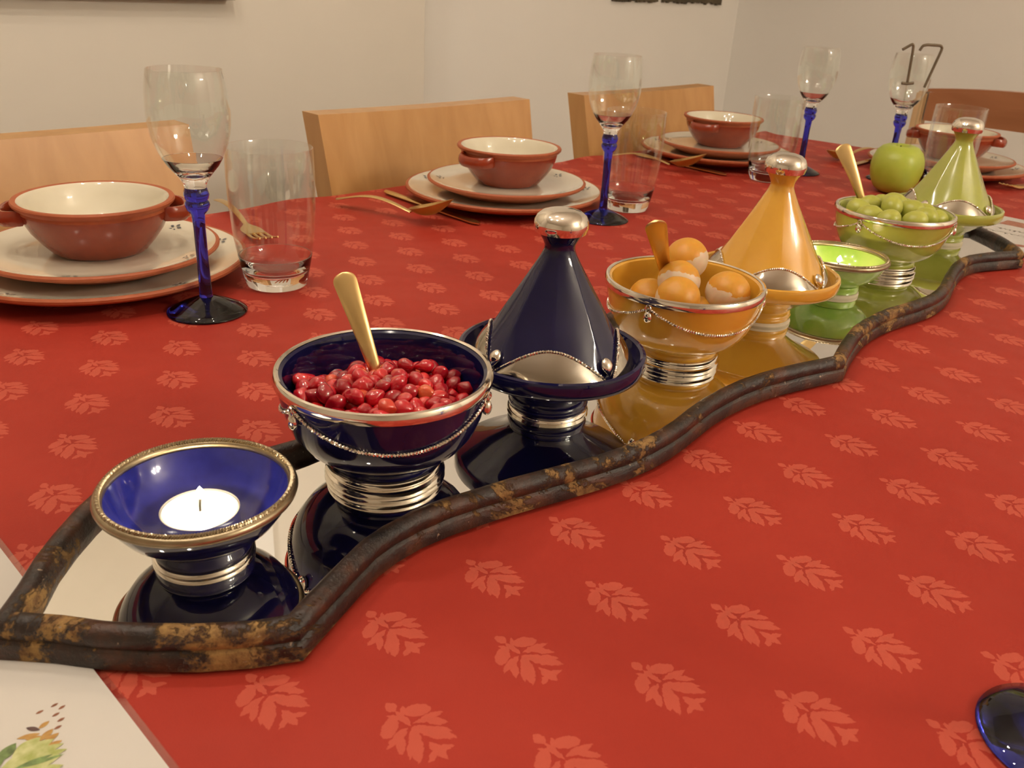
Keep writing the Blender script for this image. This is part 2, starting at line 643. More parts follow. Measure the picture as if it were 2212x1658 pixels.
# ================================================================== room shell
WY, WY2, WXJ, WX2 = 1.70, 1.80, 1.425, 2.93
CEIL = 2.50
struct(mesh_obj('floor', box(-2.6, WX2 + 0.1, -2.6, WY2 + 0.1, -0.05, 0.0), 'floor', smooth=False))
struct(mesh_obj('ceiling', box(-2.6, WX2 + 0.1, -2.6, WY2 + 0.1, CEIL, CEIL + 0.05), 'ceiling', smooth=False))
struct(mesh_obj('wall_far', box(-2.6, WXJ, WY, WY + 0.2, 0, CEIL), 'wall', smooth=False))
struct(mesh_obj('wall_recess', box(WXJ, WX2 + 0.1, WY2, WY2 + 0.1, 0, CEIL), 'wall_lit_tone', smooth=False))
struct(mesh_obj('wall_end', box(WX2, WX2 + 0.1, -2.6, WY2, 0, CEIL), 'wall_lit_tone', smooth=False))
struct(mesh_obj('wall_near', box(-2.6, WX2, -2.6, -2.5, 0, CEIL), 'wall', smooth=False))
struct(mesh_obj('wall_left', box(-2.6, -2.5, -2.5, WY, 0, CEIL), 'wall', smooth=False))

# pictures on the far wall (only their lower edges hang into view)
t = thing('wall_picture', 'large pale framed picture on the wall behind the beech chairs', 'picture', (0.12, WY, TZ + 0.2135))
mesh_obj('canvas', box(-0.78, 0.74, -0.026, -0.002, 0.012, 1.10), 'canvas', t, smooth=False)
mesh_obj('mount', box(0.74, 0.808, -0.028, -0.002, 0.006, 1.105), 'mount', t, smooth=False)
mesh_obj('bottom_frame', box(-0.79, 0.808, -0.032, -0.002, 0.0, 0.0119), 'dark_frame', t, smooth=False)
for (x0, x1, lab) in ((2.226, 2.445, 'narrow dark print hanging on the wall, beside a wider one'),
                      (2.475, 2.805, 'wide dark print hanging on the wall nearest the room corner')):
    t = thing('wall_print', lab, 'picture', ((x0 + x1) / 2, WY2, TZ + 0.226), group='dark prints on the recessed wall')
    hw = (x1 - x0) / 2
    bm = bmesh.new()
    n = 40
    rows = []
    for k in range(n + 1):
        x = -hw + 2 * hw * k / n
        e = random.uniform(0, 0.010)
        rows.append([bm.verts.new((x, y, z)) for y in (-0.012, -0.001) for z in (e + 0.004, 0.42)])
    for A, B in zip(rows[:-1], rows[1:]):
        bm.faces.new((A[0], B[0], B[1], A[1]))
        bm.faces.new((A[2], A[3], B[3], B[2]))
        bm.faces.new((A[0], A[2], B[2], B[0]))
        bm.faces.new((A[1], B[1], B[3], A[3]))
    bm.faces.new((rows[0][0], rows[0][1], rows[0][3], rows[0][2]))
    bm.faces.new((rows[-1][0], rows[-1][2], rows[-1][3], rows[-1][1]))
    mesh_obj('print', bm, 'dark_print', t, smooth=False)


# ================================================================== lamps (above the frame)
def lamp(name, label, loc, rad, nb, strength_mat, br=0.022, drop=0.5):
    t = thing(name, label, 'lamp', loc)
    bm = lathe([(0, drop), (0.055, drop), (0.055, drop - 0.02), (0.008, drop - 0.03), (0.006, 0.06), (0.02, 0.05), (0.02, 0.02), (0, 0.015)], 24)
    mesh_obj('stem', bm, 'lamp_metal', t)
    for k in range(nb):
        a = 2 * pi * k / nb + 0.3
        x, y = rad * cos(a), rad * sin(a)
        arm = tube([(0.015 * cos(a), 0.015 * sin(a), 0.035), (x * 0.55, y * 0.55, 0.055), (x, y, 0.05)], 0.005, 8)
        am = mesh_obj('arm', arm, 'lamp_metal', t)
        sock = lathe([(0, 0.05), (0.014, 0.05), (0.014, 0.022), (0, 0.022)], 16)
        so = mesh_obj('socket', sock, 'lamp_metal', am, loc=(x, y, 0))
        bb = blob(br, br, br * 1.2, 2)
        mesh_obj('bulb', bb, strength_mat, am, loc=(x, y, 0.022 - br * 1.2))
    return t


lamp('pendant_lamp', 'metal pendant lamp with five bare bulbs above the table', (0.15, 0.60, 1.96), 0.36, 5, 'bulb', drop=0.539)
lamp('ceiling_lamp', 'metal ceiling lamp with six round globes across the room', (1.40, -1.85, 2.05), 0.22, 6, 'globe', br=0.05, drop=0.449)

# ================================================================== table and cloth
t = thing('dining_table', 'long dining table hidden beneath the red tablecloth', 'table', (0.66, 0.36, 0))
mesh_obj('table_top', box(-1.16, 1.15, -0.61, 0.625, TZ - 0.034, TZ - 0.004, bevel=0.003), 'beech', t, smooth=False)
for lx, ly in ((-1.05, -0.5), (-1.05, 0.5), (1.09, -0.5), (1.09, 0.5)):
    mesh_obj('leg', box(lx - 0.035, lx + 0.035, ly - 0.035, ly + 0.035, 0, TZ - 0.0345, bevel=0.004), 'beech', t, smooth=False)

# cloth: flat top, rounded edges, hanging sides
bm = bmesh.new()
XA, XB, YA, YB = -0.51, 1.82, -0.26, 1.0


def cloth_pt(u, v):
    """u, v metres on the unfolded cloth"""
    x, y, z = u, v, 0.0
    rr = 0.008
    dxo = max(0, u - XB, XA - u)
    dyo = max(0, v - YB, YA - v)
    end = 0.035 * (1 - ((v - 0.37) / 0.63) ** 2) if u > 1.2 else 0.0
    if u > XB:
        x = XB + min(dxo, rr)
        z -= max(0, dxo - rr * 0.5)
        x += 0.004 * sin(v * 14) * min(1, dxo * 8)
    if u < XA:
        x = XA - min(dxo, rr)
        z -= max(0, dxo - rr * 0.5)
    zz = z
    if v > YB:
        y = YB + min(dyo, rr) + 0.004 * sin(u * 17) * min(1, dyo * 8)
        zz = min(z, -max(0, dyo - rr * 0.5))
    if v < YA:
        y = YA - min(dyo, rr) + 0.004 * sin(u * 15) * min(1, dyo * 8)
        zz = min(z, -max(0, dyo - rr * 0.5))
    x += end * max(0, min(1, (u - 1.2) / 0.6))
    if zz > -0.001:
        zz += 0.0005 * sin(u * 9 + v * 4) * sin(v * 11 - u * 3)
        e = min(YB - v, v - YA)
        if e < 0.02:
            zz += 0.003 * max(0, 1 - e / 0.02) * max(0, sin(u * 21 + 1.2)) ** 2
    return (x, y, TZ + zz)


us = [XA - 0.2 + 0.02 * k for k in range(0, 137)]
vs = [YA - 0.2 + 0.02 * k for k in range(0, 84)]
extra_u = [XA, XA - 0.004, XA - 0.009, XB, XB + 0.004, XB + 0.009]
extra_v = [YA, YA - 0.004, YA - 0.009, YB, YB + 0.004, YB + 0.009]
us = sorted(set([round(a, 4) for a in us if a <= XB + 0.22] + extra_u))
vs = sorted(set([round(a, 4) for a in vs if a <= YB + 0.2] + extra_v))
grid = [[bm.verts.new(cloth_pt(a, b_)) for b_ in vs] for a in us]
for i in range(len(us) - 1):
    for j in range(len(vs) - 1):
        bm.faces.new((grid[i][j], grid[i + 1][j], grid[i + 1][j + 1], grid[i][j + 1]))
cl = mesh_obj('tablecloth', bm, 'cloth')
tag(cl, 'red damask tablecloth with woven leaf motifs covering the table', 'tablecloth')
CT = TZ + 0.0008   # resting height on the cloth


# ================================================================== chairs
def chair(label, cx):
    t = thing('dining_chair', label, 'chair', (cx, 1.06, 0), group='beech chairs along the far side')
    # backrest: thick bent panel, reclined
    n = 24
    bm = bmesh.new()
    rows = []
    zb, zt = 0.56, TZ + 0.094
    for k in range(n + 1):
        f = k / n * 2 - 1
        x = 0.213 * f
        bow = 0.022 * (1 - f * f)
        row = []
        for z in (zb, zt):
            rec = (z - TZ) * 0.22
            narrow = 1.0 if z == zt else 0.965
            for th in (0.0, 0.040):
                row.append(bm.verts.new((x * narrow, bow * 0.6 + th + rec - (0.006 if th == 0.0 and abs(f) == 1 else 0) * 0, z - 0.004 * (1 - f * f) * (z == zt))))
        rows.append(row)
    for A, B in zip(rows[:-1], rows[1:]):
        bm.faces.new((A[0], B[0], B[2], A[2]))
        bm.faces.new((A[1], A[3], B[3], B[1]))
        bm.faces.new((A[2], B[2], B[3], A[3]))
        bm.faces.new((A[0], A[1], B[1], B[0]))
    bm.faces.new((rows[0][0], rows[0][2], rows[0][3], rows[0][1]))
    bm.faces.new((rows[-1][0], rows[-1][1], rows[-1][3], rows[-1][2]))
    eds = [e for e in bm.edges if len(e.link_faces) == 2 and e.calc_face_angle(0) > 0.8]
    bmesh.ops.bevel(bm, geom=eds, offset=0.003, segments=2, affect='EDGES')
    mesh_obj('backrest', bm, 'beech', t)
    mesh_obj('seat', box(-0.21, 0.21, -0.44, -0.02, 0.43, 0.452, bevel=0.006), 'beech', t, smooth=False)
    for x in (-0.19, 0.19):
        bm = tube([(x, 0.03, 0.0), (x, 0.0, 0.4295), (x, -0.005, 0.62)], 0.016, 10)
        mesh_obj('rear_leg', bm, 'beech', t)
        bm = tube([(x, -0.41, 0.0), (x, -0.40, 0.4295)], 0.016, 10)
        mesh_obj('front_leg', bm, 'beech', t)
    return t


chair('beech chair with a plain bent back, behind the wine glass nearest the seed bowl', 0.312)
chair('beech chair with a plain bent back, behind the long gold spoon', 0.928)
chair('plain beech chair behind the wine glass next to the blue tagine knob', 1.497)

# head chair
t = thing('armless_chair', 'reddish brown wooden chair with curved top rail at the table end', 'chair', (2.10, 0.56, 0))


def arc_rail(z0, z1, y0, y1, depth, bow, n=20):
    bm = bmesh.new()
    rows = []
    for k in range(n + 1):
        f = k / n * 2 - 1
        y = (y0 + y1) / 2 + f * (y1 - y0) / 2
        xb = bow * (1 - f * f)
        zz1 = z1 + 0.012 * (1 - f * f)
        rows.append([bm.verts.new((xb + d, y, z)) for z in (z0, zz1) for d in (0, depth)])
    for A, B in zip(rows[:-1], rows[1:]):
        bm.faces.new((A[0], B[0], B[2], A[2]))
        bm.faces.new((A[1], A[3], B[3], B[1]))
        bm.faces.new((A[2], B[2], B[3], A[3]))
        bm.faces.new((A[0], A[1], B[1], B[0]))
    bm.faces.new((rows[0][0], rows[0][2], rows[0][3], rows[0][1]))
    bm.faces.new((rows[-1][0], rows[-1][1], rows[-1][3], rows[-1][2]))
    eds = [e for e in bm.edges if len(e.link_faces) == 2 and e.calc_face_angle(0) > 0.8]
    bmesh.ops.bevel(bm, geom=eds, offset=0.003, segments=2, affect='EDGES')
    return bm


mesh_obj('back_rail', arc_rail(TZ + 0.040, TZ + 0.100, -0.225, 0.215, 0.022, 0.03), 'cherry', t)
mesh_obj('top_cap', arc_rail(TZ + 0.101, TZ + 0.107, -0.23, 0.22, 0.028, 0.03), 'cherry', t)
mesh_obj('seat', box(-0.35, 0.02, -0.21, 0.21, 0.43, 0.455, bevel=0.006), 'cherry', t, smooth=False)
for y in (-0.242, 0.232):
    mesh_obj('back_post', box(0.0, 0.03, y - 0.012, y + 0.012, 0, TZ + 0.100, bevel=0.004), 'pale_wood', t, smooth=False)
    mesh_obj('front_leg', box(-0.34, -0.31, y * 0.8 - 0.014, y * 0.8 + 0.014, 0, 0.4295, bevel=0.004), 'pale_wood', t, smooth=False)

# ================================================================== menu cards under the tray tips
def card(label, x0, x1, y0, y1):
    t = thing('menu_card', label, 'card', ((x0 + x1) / 2, (y0 + y1) / 2, CT), group='menu cards under the tray ends')
    hx, hy = (x1 - x0) / 2, (y1 - y0) / 2
    mesh_obj('sheet', box(-hx, hx, -hy, hy, 0.0, 0.0012), 'paper', t, smooth=False)
    mesh_obj('laminate_margin', box(-hx - 0.003, hx + 0.003, -hy - 0.003, hy + 0.003, 0.0002, 0.0010), 'acrylic', t, smooth=False)
    return t


def flat_shape(name, pts, mat, parent, z, loc=(0, 0)):
    bm = bmesh.new()
    vb = [bm.verts.new((x + loc[0], y + loc[1], z)) for x, y in pts]
    f = bm.faces.new(vb)
    bmesh.ops.triangulate(bm, faces=[f])
    for fc in bm.faces:
        if fc.normal.z < 0:
            fc.normal_flip()
    return bm if name is None else mesh_obj(name, bm, mat, parent, smooth=False)


def leaf_pts(cx, cy, L, Wd, ang, n=9):
    up_, dn = [], []
    for k in range(n + 1):
        s = k / n * 2 - 1
        ww = Wd * (1 - s * s)
        up_.append((s * L, ww))
        dn.append((s * L, -ww))
    pts = up_ + dn[-2:0:-1]
    return [(cx + x * cos(ang) - y * sin(ang), cy + x * sin(ang) + y * cos(ang)) for x, y in pts]


c1 = card('white menu card printed with salad leaves and pumpkin seeds', -0.118, 0.0905, 0.2115, 0.5085)
CX, CY = (-0.118 + 0.0905) / 2, 0.36
R_ = random.Random(3)
rt2 = Vector((0.705, -0.707))     # picture right on the table
fw2 = Vector((0.725, 0.688))      # picture up on the table


def pp(a, b_):
    """millimetres right / up from the print centre -> card coordinates"""
    p = Vector((0.0605, 0.3015)) + rt2 * (a / 1000) + fw2 * (b_ / 1000)
    return p.x - CX, p.y - CY


PRN = [0]


def spr(name, mat, a, b_, L, Wd, ang, z):
    x, y = pp(a, b_)
    PRN[0] += 1
    z = zc + 0.000015 * PRN[0]
    flat_shape(name, leaf_pts(x, y, L / 1000, Wd / 1000, radians(ang - 45)), mat, c1, z)


zc = 0.00125
for a, b_, an in ((0.5, 16, 55), (-3, 17, 50), (-7, 13, 45), (0, 12, 50), (3.3, 9.5, 50), (4, 5.5, 45)):
    spr('printed_seed', 'ink_seed', a, b_, 1.6, 0.7, an, zc)
spr('printed_seed', 'ink_dark', -5.2, 4.2, 3.0, 1.1, -8, zc)
spr('printed_seed', 'ink_ochre', -2.0, 6.5, 2.4, 1.1, 60, zc)
for a, b_, L, Wd, an in ((-5, 0.5, 4.2, 1.2, 22), (-2, -0.5, 3.6, 1.4, 10), (1.5, 1.5, 3.4, 1.5, 70), (4, 0, 3.4, 1.4, 55), (6.5, -3, 3.2, 1.3, 40), (4.5, -3.0, 3.0, 1.2, 100)):
    spr('printed_petal', 'ink_ochre', a, b_, L, Wd, an, zc + 0.00003)
for a, b_, L, Wd, an in ((-3, -5, 6, 3, 60), (0, -6, 8, 3, 45), (3, -7.5, 9, 2.4, 35), (6, -9, 8, 2.2, 30), (-1, -10, 8, 3.5, 40), (5, -13, 9, 3.0, 35), (8, -16, 8, 2.5, 25), (-3, -16, 9, 4, 60)):
    spr('printed_leaf', 'ink_green', a, b_, L, Wd, an, zc + 0.00006)
for a, b_, L, Wd, an in ((-9, -8, 5, 2.5, 75), (-12, -14, 7, 4, 70), (3, -12, 7, 1.2, 35), (7, -11.0, 7, 0.8, 30), (2, -19, 9, 3, 20)):
    spr('printed_leaf', 'ink_dkgreen', a, b_, L, Wd, an, zc + 0.00009)
for a, b_, L, Wd, an in ((-16, -13, 4, 3.0, 60), (-20, -20, 7, 5, 45)):
    spr('printed_leaf', 'ink_dark', a, b_, L, Wd, an, zc + 0.00012)
spr('printed_petal', 'ink_red', -17, -6, 4, 1.5, 15, zc + 0.00012)

c2 = card('white menu card with grey handwriting beyond the green tagine', 1.219, 1.428, 0.2115, 0.5085)
C2X, C2Y = (1.219 + 1.428) / 2, 0.36


def ribbon(pts, wd, mat, parent, name, z=0.00126):
    bm = bmesh.new()
    L_, Rr = [], []
    for i, p in enumerate(pts):
        a = Vector(pts[max(0, i - 1)])
        b_ = Vector(pts[min(len(pts) - 1, i + 1)])
        d = (b_ - a).normalized()
        nn = Vector((-d.y, d.x)) * wd / 2
        L_.append(bm.verts.new((p[0] + nn.x, p[1] + nn.y, z)))
        Rr.append(bm.verts.new((p[0] - nn.x, p[1] - nn.y, z)))
    for i in range(len(pts) - 1):
        bm.faces.new((L_[i], L_[i + 1], Rr[i + 1], Rr[i]))
    for fc in bm.faces:
        if fc.normal.z < 0:
            fc.normal_flip()
    return mesh_obj(name, bm, mat, parent, smooth=False)


flat_shape('printed_bar', [(1.405 - C2X, 0.222 - C2Y), (1.405 - C2X, 0.366 - C2Y), (1.372 - C2X, 0.368 - C2Y), (1.372 - C2X, 0.222 - C2Y)], 'ink_red', c2, 0.00126)
for xr, ya, yb in ((1.342, 0.360, 0.315), (1.318, 0.372, 0.312), (1.338, 0.300, 0.245), (1.316, 0.300, 0.25)):
    n = 40
    pts = [(xr - C2X + 0.0055 * sin(k * 1.15) * (0.6 + 0.4 * sin(k * 0.37)), ya + (yb - ya) * k / n - C2Y + 0.002 * cos(k * 1.15)) for k in range(n + 1)]
    ribbon(pts, 0.0022, 'ink_grey', c2, 'handwriting')
flat_shape('printed_leaf', leaf_pts(1.262 - C2X, 0.305 - C2Y, 0.022, 0.006, -1.2), 'ink_red', c2, 0.00126)

# ================================================================== mirror tray
half = [(0.060, 0.0), (0.069, 0.0095), (0.080, 0.0215), (0.092, 0.037), (0.107, 0.0525), (0.123, 0.067), (0.141, 0.080), (0.160, 0.0905),   # near tip to shoulder (concave)
        (0.176, 0.0835), (0.192, 0.0765), (0.207, 0.0700), (0.222, 0.0643), (0.237, 0.0610), (0.254, 0.0598), (0.273, 0.0612), (0.295, 0.0650),
        (0.3164, 0.0696), (0.345, 0.0770), (0.373, 0.0838), (0.397, 0.0880), (0.4199, 0.0900), (0.440, 0.0895), (0.460, 0.0875), (0.4808, 0.0843), (0.503, 0.0812),
        (0.524, 0.0800), (0.548, 0.0806), (0.5718, 0.0830), (0.592, 0.0872), (0.6127, 0.0925), (0.634, 0.0985), (0.655, 0.105)]
corners_half = {0, 7, 31}
full = [(x, y) for x, y in half] + [(1.31 - x, y) for x, y in reversed(half[:-1])]
nfull = len(full)
corner_idx = {0, 7, 31, nfull - 1 - 7, nfull - 1}
outline = [(x, -y) for x, y in full]                  # right side (towards the camera)
left = [(x, y) for x, y in full[1:-1]][::-1]
OUT = outline + left
NO = len(OUT)
cset = set(corner_idx)
for i in corner_idx:
    if 0 < i < nfull - 1:
        cset.add(nfull + (nfull - 2 - i))
cen = Vector((0.655, 0.3605))


def offset_pt(i, d):
    p = Vector(OUT[i])
    a = Vector(OUT[i - 1])
    c = Vector(OUT[(i + 1) % NO])
    d1 = (p - a).normalized()
    d2 = (c - p).normalized()
    n1 = Vector((-d1.y, d1.x))
    n2 = Vector((-d2.y, d2.x))
    m = (n1 + n2)
    m = m / max(0.25, (1 + n1.dot(n2)))
    return p + m * d


prof = [(0.0, 0.0), (0.0, 0.0082), (0.0009, 0.0092), (0.0018, 0.0100), (0.0012, 0.0110), (0.0008, 0.0135), (0.0014, 0.0165),
        (0.0034, 0.0188), (0.0062, 0.0196), (0.0092, 0.0190), (0.0112, 0.0172), (0.0118, 0.0150), (0.0124, 0.0125), (0.0130, 0.0100), (0.0130, 0.0)]
t = thing('mirror_tray', 'long wavy mirror tray with worn dark painted wooden frame', 'tray', (cen.x, cen.y, CT + 0.0014))
bm = bmesh.new()
rings = []
for i in range(NO):
    ring = []
    for d, z in prof:
        q = offset_pt(i, d)
        wob = 0.0003 * sin(i * 2.1 + z * 900) * (0.3 if z < 0.001 else 1)
        ring.append(bm.verts.new((q.x - cen.x, q.y, z + (wob if z > 0 else 0))))
    rings.append(ring)
for i in range(NO):
    A, B = rings[i], rings[(i + 1) % NO]
    for k in range(len(prof)):
        k2 = (k + 1) % len(prof)
        bm.faces.new((A[k], B[k], B[k2], A[k2]))
mesh_obj('frame', bm, 'tray', t)
bm = bmesh.new()
inner = [offset_pt(i, 0.0125) for i in range(NO)]
top = [bm.verts.new((q.x - cen.x, q.y, 0.0098)) for q in inner]
bot = [bm.verts.new((q.x - cen.x, q.y, 0.0060)) for q in inner]
ft = bm.faces.new(top)
fb = bm.faces.new(list(reversed(bot)))
for i in range(NO):
    j = (i + 1) % NO
    bm.faces.new((top[i], bot[i], bot[j], top[j]))
bmesh.ops.triangulate(bm, faces=[ft, fb])
mesh_obj('mirror', bm, 'mirror', t, smooth=False)


# ================================================================== candle dishes and tea lights
def candle_dish(label, x, y, glaze, inner_glaze, rim_mat, foot_mat):
    t = thing('candle_dish', label, 'candle dish', (x, y, MZ), group='glazed candle dishes on the tray')
    outp = [(0.0, 0.0035), (0.0200, 0.0035), (0.0222, 0.0030), (0.0238, 0.0040), (0.0243, 0.0070), (0.0236, 0.0092), (0.0238, 0.0102), (0.0228, 0.0112), (0.0256, 0.0124), (0.0318, 0.0160),
            (0.0378, 0.0215), (0.0422, 0.0280), (0.0449, 0.0335), (0.0462, 0.0372)]
    body = lathe(outp + [(0.0450, 0.0384), (0.0440, 0.0378)], 72)
    mesh_obj('dish_body', body, glaze, t)
    inn = lathe([(0.0442, 0.0378), (0.0424, 0.0335), (0.0392, 0.0275), (0.0348, 0.0218), (0.0290, 0.0168), (0.0228, 0.0136), (0.0, 0.0130)], 72)
    mesh_obj('inner_glaze', inn, inner_glaze, t)
    # metal edge and twisted wire
    ed = bmesh.new()
    pts = [(0.0453 * cos(2 * pi * k / 96), 0.0453 * sin(2 * pi * k / 96), 0.0365) for k in range(96)]
    tube(pts, 0.0026, 10, ed, closed=True)
    e = mesh_obj('metal_edge', ed, rim_mat, t)
    mesh_obj('twisted_wire', rope_ring(0.0449, 0.0392, 0.0009, 110), rim_mat, e)
    ft = lathe([(0.0212, 0.0), (0.0245, 0.0), (0.0250, 0.0012), (0.0246, 0.0030), (0.0236, 0.0036), (0.0212, 0.0034)], 64, closed=True)
    mesh_obj('foot_ring', ft, foot_mat, t)
    return t


def tea_light(label, x, y):
    t = thing('tea_light', label, 'candle', (x, y, MZ + 0.01315), group='lit tea lights')
    cup = lathe([(0, 0.0), (0.0186, 0.0), (0.0190, 0.001), (0.0190, 0.0118), (0.0187, 0.0118), (0.0186, 0.001), (0, 0.0006)], 48)
    mesh_obj('cup', cup, 'aluminium', t)
    wx = lathe([(0, 0.0008), (0.0184, 0.0010), (0.0185, 0.0108), (0.0178, 0.0114), (0.010, 0.0108), (0.0, 0.0106)], 48)
    mesh_obj('wax', wx, 'wax', t)
    wk = tube([(0, 0, 0.0104), (0.0002, 0, 0.0140), (0.0008, 0.0002, 0.0175)], 0.0007, 6)
    mesh_obj('wick', wk, 'wick', t)
    fl = lathe([(0, 0.0172), (0.0015, 0.0180), (0.0023, 0.0194), (0.0021, 0.0209), (0.0012, 0.0226), (0, 0.0242)], 12)
    mesh_obj('flame', fl, 'flame', t, loc=(0.001, 0.0002, 0.0))
    return t


candle_dish('cobalt blue candle dish with brass edge at the tray tip', 0.1612, 0.3602, 'blue_glaze', 'blue_glaze_bright', 'brass', 'silver')
tea_light('lit white tea light in the blue candle dish', 0.1612, 0.3602)
candle_dish('bright green candle dish with dull metal edge beside the yellow tagine', 0.8386, 0.3577, 'green_glaze_deep', 'green_glaze_deep', 'brass', 'bare_clay')
tea_light('lit white tea light in the green candle dish', 0.8386, 0.3577)


# ================================================================== footed bowls
def bowl_radius(z):
    P = [(0.0155, 0.031), (0.019, 0.040), (0.025, 0.0475), (0.033, 0.0532), (0.042, 0.0566), (0.052, 0.0587), (0.062, 0.0602), (0.070, 0.061)]
    for (z0, r0), (z1, r1) in zip(P[:-1], P[1:]):
        if z <= z1:
            return r0 + (r1 - r0) * max(0, (z - z0)) / (z1 - z0)
    return P[-1][1]


def footed_bowl(label, x, y, glaze, bead_az):
    t = thing('footed_bowl', label, 'bowl', (x, y, MZ), group='footed bowls on the tray')
    zs = [0.0155, 0.017, 0.019, 0.022, 0.025, 0.029, 0.033, 0.0375, 0.042, 0.047, 0.052, 0.057, 0.062, 0.0645]
    outp = [(0.0, 0.0060), (0.0300, 0.0060), (0.0318, 0.0085), (0.0318, 0.0128), (0.0308, 0.0140)] + [(bowl_radius(z), z) for z in zs]
    inp = [(0.0585, 0.0662), (0.0565, 0.0652)] + [(bowl_radius(z) - 0.0046, z) for z in reversed(zs[4:-1])] + [(0.036, 0.0215), (0.020, 0.0180), (0.0, 0.0172)]
    mesh_obj('bowl_body', lathe(outp + inp, 96), glaze, t)
    rim = lathe([(0.0584, 0.0668), (0.0596, 0.0676), (0.0610, 0.0672), (0.0620, 0.0655), (0.0622, 0.0630), (0.0616, 0.0612), (0.0604, 0.0606), (0.0602, 0.0640)], 96, closed=True)
    mesh_obj('silver_rim', rim, 'silver', t)
    ft = lathe([(0.0300, 0.0), (0.0352, 0.0), (0.0356, 0.0018), (0.0350, 0.0040), (0.0334, 0.0050), (0.0340, 0.0062), (0.0344, 0.0078), (0.0336, 0.0098), (0.0320, 0.0104), (0.0312, 0.0100), (0.0300, 0.0080)], 96, closed=True)
    mesh_obj('silver_foot', ft, 'silver', t)
    for k in range(3):
        a = bead_az + k * 2 * pi / 3
        rr = bowl_radius(0.052) + 0.0022
        d = Vector((cos(a), sin(a), 0))
        bm = bmesh.new()
        r = bmesh.ops.create_uvsphere(bm, u_segments=14, v_segments=10, radius=1.0)
        for v in r['verts']:
            v.co = Vector((v.co.x * 0.0030, v.co.y * 0.0034, v.co.z * 0.0046))
        bd = mesh_obj('drop_bead', bm, 'silver', t, loc=d * rr + Vector((0, 0, 0.0522)))
        bd.rotation_euler = (0, 0, a)
        ring = [Vector((0.0012 + 0.0003 * cos(2 * pi * q / 12), 0.0022 * cos(2 * pi * q / 12), 0.0066 + 0.0026 * sin(2 * pi * q / 12))) for q in range(12)]
        mesh_obj('loop', tube(ring, 0.0006, 6, closed=True), 'silver', bd)

        def fn(tt, a=a):
            aa = a + tt * 2 * pi / 3
            z = 0.0585 - 0.0165 * (1 - (2 * tt - 1) ** 2)
            rr = bowl_radius(z) + 0.0009
            p = Vector((rr * cos(aa), rr * sin(aa), z))
            return p, Vector((cos(aa), sin(aa), 0)), Vector((0, 0, 1))
        mesh_obj('garland_wire', rope_path(fn, 330, 0.0008, 66), 'silver', t)
    return t


AZC = math.atan2(-0.3657, -0.2797)      # azimuth from the blue bowl towards the camera
footed_bowl('cobalt blue footed bowl full of pomegranate seeds', 0.2797, 0.3657, 'blue_glaze', AZC - radians(52))
AZC2 = math.atan2(-0.3567, -0.5632)
footed_bowl('yellow footed bowl holding orange capped balls', 0.5632, 0.3567, 'yellow_glaze', AZC2 - radians(22))
AZC3 = math.atan2(-0.361, -0.9612)
footed_bowl('green footed bowl heaped with green grapes', 0.9612, 0.361, 'green_glaze', AZC3 - radians(30))


